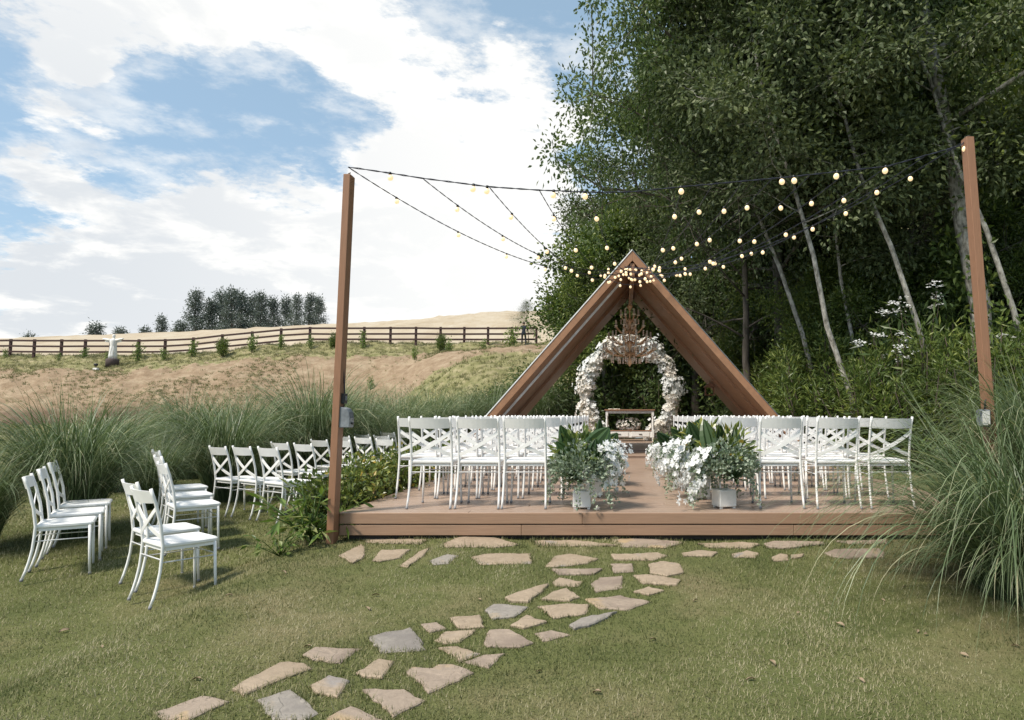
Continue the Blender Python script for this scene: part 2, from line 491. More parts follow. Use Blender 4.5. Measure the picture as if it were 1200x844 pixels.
def gz(x, y):
    x = np.asarray(x, float); y = np.asarray(y, float)
    z = np.clip(.076 * (y - 6.5), -.42, .13)
    z = z - .25 * ss(-x, 2.75, 3.8) * (1 - ss(y, 11, 22))
    z = z + .30 * ss(y, 14, 40)
    z = z + .012 * np.sin(x * 1.7 + .6) * np.cos(y * 1.3) + .008 * np.sin(x * 4.1 + y * 2.2)
    # bank: toe and crest move closer to the right
    k = ss(x, -17, -6)
    toe = 40 * (1 - k) + 25 * k; cre = 46.0 * (1 - k) + 40 * k
    hb = 3.75 + .9 * ss(x, -34, -22)
    bank = ss(y, toe - .6, cre + .6)
    z = z + bank * hb * np.where(y > 0, 1, 0)
    z = z + 1.25 * ss(y, 45.5, 50)
    # dry hill behind
    top = np.interp(x, [-180, -120, -78, -64, -49, -34, -15, 10, 60], [-7, -2, 9.4, 10.4, 11.5, 12.4, 13, 14, 14])
    z = z + top * np.clip((y - 51) / 69, 0, 1) ** .9
    z = z + np.where(y > 120, np.minimum(.055 * (y - 120), 6.0), 0)
    # forest side
    fr = ss(x, -3.5, 6) * ss(y, 22.6, 32)
    z = z + fr * 4.5
    z = z + 3.2 * ss(x, 7.5, 16) * ss(y, 6, 13)
    return z


def hit(px, py):
    d = ray(px, py); lo = 1.5
    for tt in np.linspace(1.5, 60, 6000):
        p = np.array([0, 0, CAM_H]) + d * tt
        if p[2] <= gz(p[0], p[1]): break
    return p[0], p[1], float(gz(p[0], p[1]))


def grid(name, xs, ys, mat, vattr=None, jitter=0.0):
    X, Y = np.meshgrid(xs, ys); Z = gz(X, Y)
    if jitter: Z = Z + jitter_fn(X, Y) * jitter
    V = np.stack([X, Y, Z], -1).reshape(-1, 3); nx, ny = len(xs), len(ys)
    i = np.arange(ny - 1)[:, None] * nx + np.arange(nx - 1)[None]
    F = np.stack([i, i + 1, i + nx + 1, i + nx], -1).reshape(-1, 4)
    va = {k: f(X, Y, Z).ravel() for k, f in (vattr or {}).items()}
    o = link(name, np_mesh(name, V, F, None, True, va), mat)
    return tag(o, kind='structure')


def vnoise(X, Y, sc, seed=0):
    rg = np.random.RandomState(seed); T = rg.uniform(-1, 1, (64, 64))
    x = X * sc; y = Y * sc; xi = np.floor(x).astype(int); yi = np.floor(y).astype(int); fx = x - xi; fy = y - yi
    fx = fx * fx * (3 - 2 * fx); fy = fy * fy * (3 - 2 * fy)
    g = lambda a, b: T[a % 64, b % 64]
    return (g(xi, yi) * (1 - fx) + g(xi + 1, yi) * fx) * (1 - fy) + (g(xi, yi + 1) * (1 - fx) + g(xi + 1, yi + 1) * fx) * fy


def jitter_fn(X, Y): return vnoise(X, Y, .9, 1) + .6 * vnoise(X, Y, 2.3, 2) + .4 * vnoise(X, Y, 5.1, 3)


# lawn soil
m, t, b = mat_new('lawn_soil'); tcn = t.new('ShaderNodeTexCoord'); vec = tcn.outputs['Object']
a1 = t.noise(vec, .55, 5, .6); a2 = t.noise(vec, 9, 6, .7); a3 = t.noise(vec, 60, 4, .7)
c = t.ramp(a1, [(.32, (.085, .105, .034)), (.5, (.15, .16, .06)), (.66, (.24, .20, .11))])
c = t.mix(t.math('MULTIPLY', t.sstep(a2, .45, .7), .55), c, (.085, .105, .032))
c = t.mix(t.math('MULTIPLY', t.sstep(a3, .5, .8), .55), c, (.25, .215, .12))
c = t.mix(t.math('MULTIPLY', t.sstep(a3, .45, .2), .6), c, (.035, .042, .016))
t.l.new(c, b.inputs['Base Color']); b.inputs['Roughness'].default_value = .95; b.inputs['Specular IOR Level'].default_value = .1
bp = t.new('ShaderNodeBump'); bp.inputs['Strength'].default_value = .8; bp.inputs['Distance'].default_value = .03
t.l.new(a3, bp.inputs['Height']); t.l.new(bp.outputs[0], b.inputs['Normal'])
M['lawn'] = m
# bank / hill: earth where 'grassy' is low
m, t, b = mat_new('bank_earth'); tcn = t.new('ShaderNodeTexCoord'); vec = tcn.outputs['Object']
ga = t.new('ShaderNodeAttribute', attribute_name='grassy'); da = t.new('ShaderNodeAttribute', attribute_name='dark')
mp = t.new('ShaderNodeMapping'); mp.inputs['Scale'].default_value = (1, 1, 2.2); mp.inputs['Rotation'].default_value = (0, .5, 0); t.l.new(vec, mp.inputs[0])
e1 = t.noise(mp.outputs[0], 1.1, 9, .72); e2 = t.noise(vec, 5.0, 8, .75)
c = t.ramp(e1, [(.3, (.20, .14, .088)), (.5, (.285, .208, .138)), (.68, (.38, .298, .205))])
c = t.mix(t.math('MULTIPLY', t.sstep(e2, .52, .72), .6), c, (.42, .32, .235))
c = t.mix(t.math('MULTIPLY', t.sstep(e2, .42, .25), .6), c, (.19, .12, .075))
c = t.mix(da.outputs['Fac'], c, (.085, .055, .04))
gmask = t.sstep(t.math('ADD', ga.outputs['Fac'], t.math('MULTIPLY', t.math('SUBTRACT', t.noise(vec, 1.3, 8, .75), .5), 2.6)), .42, .6)
gc = t.ramp(t.noise(vec, 2.0, 6, .7), [(.3, (.14, .145, .055)), (.5, (.23, .215, .105)), (.7, (.38, .32, .20))])
c = t.mix(gmask, c, gc)
t.l.new(c, b.inputs['Base Color']); b.inputs['Roughness'].default_value = .95; b.inputs['Specular IOR Level'].default_value = .1
bp = t.new('ShaderNodeBump'); bp.inputs['Strength'].default_value = .9; bp.inputs['Distance'].default_value = .12
t.l.new(t.noise(vec, 2.4, 7, .7), bp.inputs['Height']); t.l.new(bp.outputs[0], b.inputs['Normal'])
M['bank'] = m
m, t, b = mat_new('dry_hill'); tcn = t.new('ShaderNodeTexCoord'); vec = tcn.outputs['Object']
mp = t.new('ShaderNodeMapping'); mp.inputs['Scale'].default_value = (1, .18, 1); t.l.new(vec, mp.inputs[0])
h1 = t.noise(mp.outputs[0], .35, 8, .65)
c = t.ramp(h1, [(.3, (.36, .29, .205)), (.5, (.43, .36, .265)), (.7, (.49, .43, .335))])
c = t.mix(t.math('MULTIPLY', t.sstep(t.noise(mp.outputs[0], 1.3, 6, .7), .5, .7), .5), c, (.36, .28, .17))
t.l.new(c, b.inputs['Base Color']); b.inputs['Roughness'].default_value = 1; b.inputs['Specular IOR Level'].default_value = .05
M['hill'] = m

xs_l = np.unique(np.concatenate([np.linspace(-60, -9, 40), np.linspace(-9, 9, 140), np.linspace(9, 60, 40)]))
ys_l = np.unique(np.concatenate([np.linspace(-12, 1.5, 12), np.linspace(1.5, 14, 120), np.linspace(14, 24, 20)]))
grid('ground', xs_l, ys_l, M['lawn'])
xs_b = np.unique(np.concatenate([np.linspace(-60, 2, 220), np.linspace(2, 60, 30)]))
ys_b = np.linspace(24, 51, 120)


def grassy(X, Y, Z):
    k = ss(X, -15, -10)
    toe = 40 - 15 * ss(X, -17, -6)
    flat = 1 - ss(Y, toe - 1.2, toe - .3)
    topg = ss(Y, 46.0, 47.5) * ss(-X, 9, 16) + .50 * ss(Y, 45, 46.5)
    mound = k * (1 - ss(Y, 36, 38.5)) * .95
    fr = ss(X, -5, -2)
    return np.clip(flat + topg + mound + fr + .12, 0, 1.1)


def darkb(X, Y, Z):
    return np.clip(ss(Y, 39.6, 40.2) * (1 - ss(Y, 41.3, 42.4)) * ss(-X, 27, 30) * (.75 + .5 * vnoise(X, Y, .7, 5)), 0, 1)


grid('terrain', xs_b, ys_b, M['bank'], {'grassy': grassy, 'dark': darkb}, .16)
grid('hill', np.unique(np.concatenate([np.linspace(-900, -160, 30), np.linspace(-160, 60, 110), np.linspace(60, 900, 20)])),
     np.unique(np.concatenate([np.linspace(51, 130, 60), np.linspace(130, 2500, 30)])), M['hill'], None, .25)

# ------------------------------------------------------------------ deck
DZ = .255; DX0, DX1, DY0, DY1 = -2.655, 3.62, 6.49, 22.3
deck = thing('deck', 'low brown composite wood deck with two board fascia, carrying the white chairs', 'deck')
mb = MB(); y = DY0 + .022; kk = 0
while y < DY1 - .1:
    # boards run across; butt joints staggered
    jx = DX0 + 1.2 + (kk * 1.37) % 3.6
    mb.bbox(DX0, jx - .0015, y, y + .136, DZ - .028, DZ, .004); mb.bbox(jx + .0015, DX1, y, y + .136, DZ - .028, DZ, .004)
    y += .141; kk += 1
mb.build('deck_boards', M['deck'], deck)
for nm, z0, z1, js in (('fascia_board', .152, DZ - .001, (-.38, 2.4)), ('fascia_board', .046, .143, (-.95, 1.6))):
    mb = MB(); xx = [DX0] + list(js) + [DX1]
    for a, b_ in zip(xx[:-1], xx[1:]): mb.bbox(a + .001, b_ - .001, DY0 - .004 + (0 if z0 > .1 else .006), DY0 + .019, z0, z1, .004)
    mb.build(nm, M['fascia'], deck)
MB().bbox(DX0 - .018, DX0 - .002, DY0 + .02, DY1, .046, DZ - .002, .003).build('side_fascia', M['fascia'], deck)
MB().bbox(DX1 + .002, DX1 + .018, DY0 + .02, DY1, .046, DZ - .002, .003).build('side_fascia', M['fascia'], deck)
mb = MB()
for yy in np.arange(DY0 + .06, DY1, 1.2): mb.box(DX0 + .05, DX1 - .05, yy, yy + .06, .0, DZ - .03)
mb.build('joists', M['under'], deck)
mb = MB(); yb = 14.2
st = MB()
for a in np.arange(14.2, 15.6, .141): st.bbox(-1.9, 2.3, a, a + .137, .30, .327, .004)
st.box(-1.88, 2.28, 14.215, 15.5, DZ + .002, .299); st.build('lower_step', M['deck'], deck)
st = MB()
for a in np.arange(15.5, 22.0, .141): st.bbox(-1.9, 2.3, a, a + .137, .358, .385, .004)
st.box(-1.88, 2.28, 15.515, 22.0, DZ + .003, .357); st.build('upper_step', M['deck'], deck)

# ------------------------------------------------------------------ A-frame chapel roof
AX, AY0, AY1 = .19, 13.6, 17.5
RZ = 4.47; SLOPE = .868      # half width gained per metre down
af = thing('timber_arch', 'tall brown timber A-frame of four board pairs rising behind the chairs', 'a-frame', (AX, AY0, 0))
tn = .13; LH = RZ - .06
for s in (-1, 1):
    d = np.array([s * SLOPE, 0, -1.]); d /= np.linalg.norm(d); nrmv = np.array([-s * 1., 0, -SLOPE]); nrmv /= np.linalg.norm(nrmv)   # into the room
    ys_ = [(0, .70, .13, 0), (.72, 1.50, .175, .0), (1.52, 2.30, .15, .0), (2.32, 3.10, .205, .0), (3.12, 3.9, .175, .0)]
    top = np.array([0, 0, RZ]); Ln = LH * math.sqrt(1 + SLOPE ** 2)
    for y0, y1, th, dep in ys_:
        mb = MB(); vs = []
        off = .0
        for q in (0, Ln):
            for yy in (y0, y1):
                for hh in (off + dep, off + dep + th):
                    p = top + d * q + nrmv * hh
                    if q == 0: p = np.array([0 + s * .0015, 0, p[2] - (s * p[0]) / SLOPE * -1 if False else top[2] - hh / abs(nrmv[2]) ])
                    vs.append((p[0], yy, p[2]))
        mb.add(vs, [(0, 2, 6, 4), (1, 5, 7, 3), (0, 4, 5, 1), (2, 3, 7, 6), (0, 1, 3, 2), (4, 6, 7, 5)])
        o = mb.build('roof_board', M['beam'], af)
        if th == .175 and y0 < 1 and s < 0:  # white strip stands in for sun grazing this board's front edge
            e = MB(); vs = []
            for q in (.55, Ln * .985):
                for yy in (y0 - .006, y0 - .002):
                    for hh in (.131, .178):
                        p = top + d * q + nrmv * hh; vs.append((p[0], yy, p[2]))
            e.add(vs, [(0, 2, 6, 4), (1, 5, 7, 3), (0, 4, 5, 1), (2, 3, 7, 6), (0, 1, 3, 2), (4, 6, 7, 5)]).build('sunlit_edge_strip', M['flash_and_sunlit_edge'], af)
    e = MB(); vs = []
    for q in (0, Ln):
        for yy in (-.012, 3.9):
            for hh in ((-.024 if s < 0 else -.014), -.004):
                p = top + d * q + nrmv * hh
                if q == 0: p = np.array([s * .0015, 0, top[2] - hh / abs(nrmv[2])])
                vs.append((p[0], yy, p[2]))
    e.add(vs, [(0, 2, 6, 4), (1, 5, 7, 3), (0, 4, 5, 1), (2, 3, 7, 6), (0, 1, 3, 2), (4, 6, 7, 5)]).build('flashing', M['flash_and_sunlit_edge'] if s < 0 else M['box'], af)
MB().bbox(-.05, .05, .03, 3.86, RZ - .52, RZ - .25, .006).build('ridge_beam', M['beam'], af)

# ------------------------------------------------------------------ posts
def post(x, y, z0, h, wx, wy, dx, label, boxside):
    p = thing('light_post', label, 'post', (x, y, z0))
    mb = MB(); vs = []
    for q, z in ((0, 0), (dx, h)):
        for a, b_ in ((-1, -1), (1, -1), (1, 1), (-1, 1)): vs.append((q + a * wx / 2, b_ * wy / 2, z))
    mb.add(vs, [(3, 2, 1, 0), (4, 5, 6, 7), (0, 1, 5, 4), (1, 2, 6, 5), (2, 3, 7, 6), (3, 0, 4, 7)])
    o = mb.build('timber', M['post'], p)
    bv = o.modifiers.new('bevel', 'BEVEL'); bv.width = .005; bv.segments = 2
    k = MB().tube([(dx - .01, 0, h), (dx - .01, 0, h + .02)], .006, 6); k.tube([(dx - .01, 0, h + .02), (dx + .02, -.02, h + .022)], .005, 6)
    k.build('hook', M['handle'], p)
    return p


pl = post(-2.692, 6.43, -.03, 3.50, .066, .12, .05, 'tall square brown post at the hedge corner of the deck, lights strung from its top', 1)
pr = post(3.47, 6.43, -.02, 3.86, .075, .11, -.13, 'tall brown post leaning slightly in front of the forest, behind the pampas clump', -1)
# grey weatherproof box and small black box on the hedge-side post
prof = []
eb = thing('electrical_box', 'grey rounded weatherproof plug box screwed to the hedge corner post', 'electrical box', (-2.655, 6.44, 1.05))
mb = MB(); outl = [(0, 0), (.105, 0), (.11, .09), (.10, .145), (.075, .18), (.03, .193), (0, .195)]
n = len(outl); vs = [(a, -.055, z) for a, z in outl] + [(a, .055, z) for a, z in outl]
mb.add(vs, [tuple(range(n)), tuple(range(2 * n - 1, n - 1, -1))] + [(i, i + n, (i + 1) % n + n, (i + 1) % n) for i in range(n)])
o = mb.build('housing', M['box'], eb); bv = o.modifiers.new('bevel', 'BEVEL'); bv.width = .008; bv.segments = 2
MB().bbox(.108, .125, -.02, .02, .03, .05, .004).build('latch', M['black'], eb)
MB().tube([(.03, 0, .195), (.03, 0, .36), (.01, 0, .6)], .006, 6).build('cable', M['black'], eb)
sw = thing('timer_switch', 'small black timer box on the hedge corner post above the grey box', 'switch', (-2.655, 6.44, 1.275))
MB().bbox(0, .045, -.04, .04, 0, .095, .004).build('case', M['black'], sw); MB().bbox(.045, .05, -.02, .02, .03, .07, .002).build('face_plate', M['box'], sw)
fl = thing('flood_light', 'white and blue grey floodlight clipped low on the forest side post', 'floodlight', (3.39, 6.36, 1.16))
MB().bbox(-.10, .0, -.06, .03, -.10, .06, .012).build('housing', M['box'], fl); MB().bbox(-.085, -.015, -.066, -.061, -.085, .045, .003).build('lens', M['white'], fl)
MB().tube([(-.03, .0, .06), (-.01, .02, .14), (.03, .03, .18)], .008, 6).build('bracket', M['black'], fl)

# ------------------------------------------------------------------ chairs
def make_chair():
    c = thing('cross_back_chair', 'white cross back chair', 'chair', (0, 0, 0))
    hw = .195
    def backx(z): # y of the rear leg/back post centreline as a function of height
        return float(np.interp(z, [0, .12, .28, .455, .62, .78, .90], [-.262, -.225, -.198, -.19, -.212, -.252, -.292]))
    for s in (-1, 1):
        mb = MB(); zs = [0.012, .08, .16, .26, .36, .455, .54, .62, .70, .78, .84, .895]
        mb.tube([(s * (hw + .012 - .012 * min(1, z / .45) + .006), backx(z), z) for z in zs], [.0115] * 5 + [.0125] * 7, 8)
        leg = mb.build('rear_leg', M['chair'], c)
        MB().tube([(s * (hw + .018), backx(0), 0), (s * (hw + .018), backx(.02), .022)], .0132, 8).build('foot_cap', M['cap'], leg)
        mb = MB().tube([(s * (hw + .008), .205, .012), (s * (hw), .195, .2), (s * (hw - .004), .185, .44)], [.0105, .0115, .0125], 8)
        leg = mb.build('front_leg', M['chair'], c)
        MB().tube([(s * (hw + .008), .2055, 0), (s * (hw + .008), .205, .022)], .0125, 8).build('foot_cap', M['cap'], leg)
    # seat: rounded padded plate
    pts = [(-.20, -.195), (.20, -.195), (.207, .10), (.198, .195), (.17, .215), (-.17, .215), (-.198, .195), (-.207, .10)]
    n = len(pts); mb = MB()
    vs = [(x * .97, y * .97, .437) for x, y in pts] + [(x, y, .446) for x, y in pts] + [(x, y, .462) for x, y in pts] + [(x * .95, y * .95, .472) for x, y in pts]
    fs = [tuple(range(n))[::-1], tuple(range(3 * n, 4 * n))]
    for r_ in range(3): fs += [(r_ * n + i, r_ * n + (i + 1) % n, r_ * n + n + (i + 1) % n, r_ * n + n + i) for i in range(n)]
    mb.add(vs, fs).build('seat', M['seat'], c)
    MB().strip([(-.185, -.17, .424), (-.185, .18, .424)], (1, 0, 0), (0, 0, 1), .018, .022).strip([(.185, -.17, .424), (.185, .18, .424)], (1, 0, 0), (0, 0, 1), .018, .022) \
        .strip([(-.175, .18, .424), (.175, .18, .424)], (0, 1, 0), (0, 0, 1), .018, .022).strip([(-.175, -.17, .424), (.175, -.17, .424)], (0, 1, 0), (0, 0, 1), .018, .0222).build('seat_frame', M['chair'], c)
    # curved top rail
    mb = MB(); xs = np.linspace(-hw + .004, hw - .004, 9); rows = []
    for i, x in enumerate(xs):
        bow = -.030 * (1 - (x / hw) ** 2)
        rows.append([(x, backx(.79) + bow + .006, .785 - .006 * (1 - (x / hw) ** 2)), (x, backx(.88) + bow + .006, .878), (x, backx(.88) + bow - .010, .878), (x, backx(.79) + bow - .010, .785 - .006 * (1 - (x / hw) ** 2))])
    vs = [p for r_ in rows for p in r_]; fs = []
    for i in range(8): fs += [(i * 4 + k, i * 4 + 4 + k, i * 4 + 4 + (k + 1) % 4, i * 4 + (k + 1) % 4) for k in range(4)]
    fs += [(0, 1, 2, 3), (35, 34, 33, 32)]
    mb.add(vs, fs).build('top_rail', M['chair'], c)
    for s in (-1, 1):
        ps = []; wd = []
        for q in np.linspace(0, 1, 9):
            x = s * (-hw + .004 + q * (2 * hw - .008)); z = .738 - .218 * (q ** 1.0) - .018 * sin(pi * q)
            bow = -.026 * (1 - (x / hw) ** 2) + (.0045 * s)
            ps.append((x, backx(z) + bow, z)); wd.append(nrm(np.array([.5 * s, 0, .87])))
        MB().strip(ps, wd, (0, 1, 0), .034, .0075).build('cross_slat', M['chair'], c)
    mb = MB()
    for s in (-1, 1): mb.tube([(s * (hw + .006), backx(.33), .33), (s * (hw - .002), .19, .33)], .0055, 6)
    mb.tube([(-hw, .188, .345), (hw, .188, .345)], .0055, 6); mb.tube([(-hw, -.196, .352), (hw, -.196, .352)], .0055, 6)
    mb.build('stretcher', M['steel'], c)
    return c


chair0 = make_chair(); first = [True]


def put_chair(x, y, rz, label, group, z):
    if first[0]:
        first[0] = False; o = chair0; o.location = (x, y, z); o.rotation_euler = (0, 0, rz); o['label'] = label; o['group'] = group
        return o
    return copy_tree(chair0, (x, y, z), rz, None, label, group)


ORD = ['first', 'second', 'third', 'fourth', 'fifth', 'sixth', 'seventh', 'eighth', 'ninth', 'tenth', 'eleventh', 'twelfth', 'thirteenth']
SEAT = ['aisle seat', 'second seat from the aisle', 'third seat from the aisle', 'outer end seat']
jr = random.Random(3)
for r_ in range(9):
    y = 6.985 + r_ * .815
    nl = 3 if r_ == 0 else 4
    for k in range(nl):
        x = (-.955 if r_ == 0 else -.885) - k * (.46 if r_ == 0 else .463) + jr.uniform(-.012, .012)
        where = ('outer end seat' if k == nl - 1 else SEAT[k])
        rown = 'row at deck edge' if r_ == 0 else ('row nearest altar' if r_ == 8 else ORD[r_] + ' row')
        put_chair(x, y + jr.uniform(-.015, .015), R(jr.uniform(-2.5, 2.5)), f'white chair in the hedge side block, {rown}, {where}', 'white chairs on the deck', DZ)
    for k in range(nl):
        x = (1.56 + k * .535 if r_ == 0 else 1.285 - .012 * r_ + k * .475) + jr.uniform(-.012, .012)
        where = ('outer end seat' if k == nl - 1 else SEAT[k])
        put_chair(x, y + jr.uniform(-.015, .015), R(jr.uniform(-2.5, 2.5)), f'white chair in the forest side block, {rown}, {where}', 'white chairs on the deck', DZ)

LG = 'white chairs on the lawn'
def chair_by_foot(px, py, lx, ly, rz, label):
    """stand a chair so that its foot (lx, ly in chair axes) is at the ground point seen at px, py"""
    x, y, z = hit(px, py)
    x0 = x - (cos(rz) * lx - sin(rz) * ly); y0 = y - (sin(rz) * lx + cos(rz) * ly)
    return x0, y0


def lawn_chair(x, y, deg, label):
    put_chair(x, y, R(deg), label, LG, float(gz(x, y)) + .004)


ax, ay = chair_by_foot(105, 673.5, .2, .205, R(-56), '')
for k, (dx, dy, dg, lb) in enumerate([(0, 0, -56, 'nearest chair of the trio in front of the big pampas clump'),
                                      (-.22, .40, -55, 'middle chair of the trio standing against the pampas clump'),
                                      (-.47, .82, -57, 'rearmost chair of the trio against the pampas clump')]):
    lawn_chair(ax + dx, ay + dy, dg, 'white ' + lb)
bx, by = chair_by_foot(175, 717.5, .21, -.26, R(-37), '')
lawn_chair(bx, by, -37, 'white chair nearest the path, front one of the pair in the middle of the lawn')
lawn_chair(bx - .43, by + .48, -40, 'white chair just behind the foremost lawn chair, rear one of that pair')
cx_, cy_ = chair_by_foot(256, 645.6, .2, .205, R(-47), '')
for dx, dy, lb in [(0, 0, 'nearest chair of the sideways trio between the pair and the pampas'), (-.34, .44, 'middle chair of the sideways trio behind the pair'), (-.68, .90, 'rearmost chair of the sideways trio behind the pair')]:
    lawn_chair(cx_ + dx, cy_ + dy, -47, 'white ' + lb)
dx_, dy_ = chair_by_foot(324, 615.4, .21, -.26, R(-33), '')
for k, lb in enumerate(['nearest the deck in the row of three beside the hedge', 'in the middle of the row of three beside the hedge', 'nearest the pampas in the row of three beside the hedge']):
    lawn_chair(dx_ - .50 * k, dy_ + .34 * k, -33, 'white chair ' + lb)
ex, ey = chair_by_foot(336, 592.7, .21, -.26, R(-33), '')
rows = [(ex, ey, 2, 'first'), (ex + .15, ey + .95, 2, 'second'), (ex + .12, ey + 1.9, 3, 'third'), (ex + .10, ey + 2.85, 2, 'fourth'), (ex + .22, ey + 3.9, 2, 'last')]
for x, y, n, nm in rows:
    for k in range(n):
        sd = ['pampas end', 'hedge end', 'extra hedge end'][k]
        lawn_chair(x + .46 * k, y - .26 * k, -32, f'white chair at {sd} of {nm} pair past the row of three')

# ------------------------------------------------------------------ flagstones
ST = [  # (zoom id, colour, points, label)
 (1, 'rosy', [(50,545),(120,520),(190,498),(262,515),(205,540),(150,566),(75,566)], 'broad flat pinkish flagstone at the very near end of the path'),
 (1, 'grey', [(340,512),(430,480),(470,508),(512,545),(480,566),(385,566)], 'grey squarish flagstone at the near end of the path'),
 (1, 'tan', [(268,482),(340,440),(405,405),(475,408),(492,422),(400,455),(300,498)], 'long narrow split tan flagstone on the near outer edge of the path'),
 (1, 'rosy', [(466,382),(500,362),(630,365),(572,406),(495,395)], 'pinkish wedge flagstone beside the large cracked grey slab'),
 (1, 'tan', [(490,470),(540,443),(600,455),(565,502),(508,492)], 'small two-tone tan flagstone between the long narrow slab and the folded slab'),
 (1, 'rosy', [(638,480),(755,482),(808,512),(725,556),(690,530)], 'pointed rosy flagstone with a darker lower half, near end of the path'),
 (1, 'rosy', [(535,560),(600,527),(650,545),(700,572),(535,572)], 'half hidden rosy flagstone cut off at the bottom of the path'),
 (1, 'tan', [(620,435),(680,394),(725,402),(690,448),(640,445)], 'small plain tan square flagstone below the large cracked grey slab'),
 (1, 'grey', [(652,332),(700,318),(770,305),(808,345),(812,368),(690,376)], 'large blue grey cracked flagstone with a chip on top'),
 (1, 'rosy', [(755,430),(775,420),(830,422),(850,410),(890,410),(948,435),(880,465),(825,490),(790,455)], 'large ragged brownish flagstone on the inner bend of the path'),
 (1, 'tan', [(850,362),(900,358),(972,378),(908,400)], 'orange tan flagstone sliver overlapping its neighbour'),
 (1, 'rosy', [(914,402),(976,381),(1035,380),(990,420)], 'brown flagstone tucked under the orange tan sliver'),
 (1, 'rosy', [(798,297),(845,290),(870,310),(825,318)], 'tiny rosy flagstone next to the large cracked grey slab'),
 (1, 'tan', [(880,280),(965,270),(980,305),(910,310)], 'pale tan flagstone halfway along the outer edge of the path'),
 (1, 'tan', [(838,340),(868,315),(955,312),(910,345),(860,350)], 'pale tan tapering flagstone before the big brown hexagonal one'),
 (1, 'rosy', [(975,350),(990,312),(1050,308),(1115,350),(1080,362),(985,360)], 'big brown six sided flagstone in the middle of the path'),
 (1, 'grey', [(980,258),(1005,240),(1100,248),(1065,275),(1000,282)], 'two-tone grey and tan flagstone on the outer bend'),
 (1, 'tan', [(1036,222),(1110,195),(1160,184),(1140,205),(1100,235),(1050,232)], 'sandy flagstone with a scalloped edge on the upper outer bend'),
 (2, 'tan', [(612,250),(640,228),(680,217),(718,243),(690,255)], 'plain sandy triangular flagstone in the middle of the upper bend'),
 (2, 'tan', [(600,270),(680,262),(745,265),(735,290),(645,303)], 'pale broad flagstone with a curved edge in the upper bend'),
 (2, 'tan', [(522,325),(570,298),(625,315),(560,333)], 'small sandy flagstone above the big brown six sided one'),
 (2, 'rosy', [(590,345),(640,335),(692,350),(610,367)], 'small oval rosy flagstone on the inner edge of the path'),
 (2, 'grey', [(688,325),(735,300),(825,285),(760,320),(705,335)], 'long grey pointed flagstone on the inner edge of the path'),
 (2, 'rosy', [(735,250),(830,238),(918,255),(850,280),(775,275)], 'wide brownish kite shaped flagstone on the inner upper bend'),
 (2, 'tan', [(640,200),(660,188),(728,200),(710,212),(650,210)], 'small orange tan flagstone near the top of the path'),
 (2, 'rosy', [(750,205),(775,188),(840,183),(840,215),(765,228)], 'smooth brownish rounded square flagstone near the top of the path'),
 (2, 'tan', [(620,155),(650,125),(690,120),(770,135),(740,148),(650,158)], 'wavy edged sandy flagstone where the path meets the deck stones'),
 (2, 'rosy', [(640,165),(780,165),(760,178),(660,180)], 'thin flat brown flagstone just below the wavy edged one'),
 (2, 'rosy', [(805,150),(868,147),(870,170),(815,175)], 'small square brownish flagstone near the deck in front of the aisle'),
 (2, 'tan', [(910,150),(945,140),(1000,150),(1012,175),(965,185),(915,175)], 'rounded cream brown flagstone at the top inner corner of the path'),
 (2, 'tan', [(868,182),(925,180),(1003,195),(990,210),(895,205)], 'flat sandy flagstone below the rounded cream brown one'),
 (2, 'tan', [(870,228),(910,213),(955,225),(915,238)], 'small diamond flagstone at the inner top of the path'),
 (2, 'tan', [(805,125),(880,122),(940,118),(965,125),(930,138),(815,138)], 'long sandy flagstone in the second line, in front of the aisle'),
 (2, 'tan', [(415,128),(470,118),(582,120),(580,148),(440,150)], 'long rectangular two-tone flagstone in the second line from the deck'),
 (2, 'grey', [(295,140),(345,122),(376,125),(350,148),(308,152)], 'small blue grey flagstone in the second line from the deck'),
 (2, 'tan', [(212,155),(265,115),(295,103),(280,125),(235,158)], 'thin slanting tan flagstone near the hedge corner post'),
 (2, 'tan', [(135,140),(160,112),(240,110),(215,132),(155,142)], 'pale tan flagstone between the slanting sliver and the rusty corner stone'),
 (2, 'tan', [(42,125),(105,92),(115,100),(112,130),(80,148)], 'rusty tan flagstone closest to the hedge corner post'),
 (2, 'tan', [(88,72),(170,78),(290,82),(270,92),(120,88)], 'long thin flagstone under the deck edge beside the hedge corner post'),
 (2, 'tan', [(332,92),(390,72),(480,75),(545,95),(490,102),(345,102)], 'large flat flagstone under the deck edge in front of the chairs, hedge side'),
 (2, 'tan', [(585,82),(700,82),(820,98),(700,98),(600,95)], 'thin sandy flagstone under the deck edge before the left planter'),
 (2, 'rosy', [(805,80),(900,76),(1010,88),(960,104),(840,100)], 'brownish flagstone under the deck edge in front of the aisle'),
 (2, 'tan', [(1050,92),(1180,90),(1225,95),(1200,104),(1080,102)], 'thin flagstone under the deck edge before the right planter'),
 (2, 'tan', [(1005,118),(1060,112),(1105,118),(1090,128),(1010,126)], 'small flat flagstone of the second line before the right planter'),
 (2, 'tan', [(1145,122),(1190,112),(1222,118),(1212,130),(1150,130)], 'small orange flagstone of the second line, forest side of the aisle'),
 (3, 'rosy', [(90,115),(160,95),(520,98),(530,112),(380,128),(250,145),(110,135)], 'long brown flagstone along the deck edge near the pampas clump'),
 (3, 'tan', [(145,205),(200,180),(260,188),(265,225),(160,232)], 'small rough flagstone in the litter near the pampas clump'),
 (3, 'tan', [(275,195),(370,185),(360,205),(280,215)], 'tiny flagstone beside the small rough one near the pampas'),
 (3, 'rosy', [(510,175),(580,152),(900,150),(950,180),(930,210),(690,215),(560,200)], 'big oval flagstone half covered by pampas blades'),
 (3, 'rosy', [(600,92),(960,78),(955,105),(700,110)], 'flagstone at the deck edge under the pampas blades'),
]
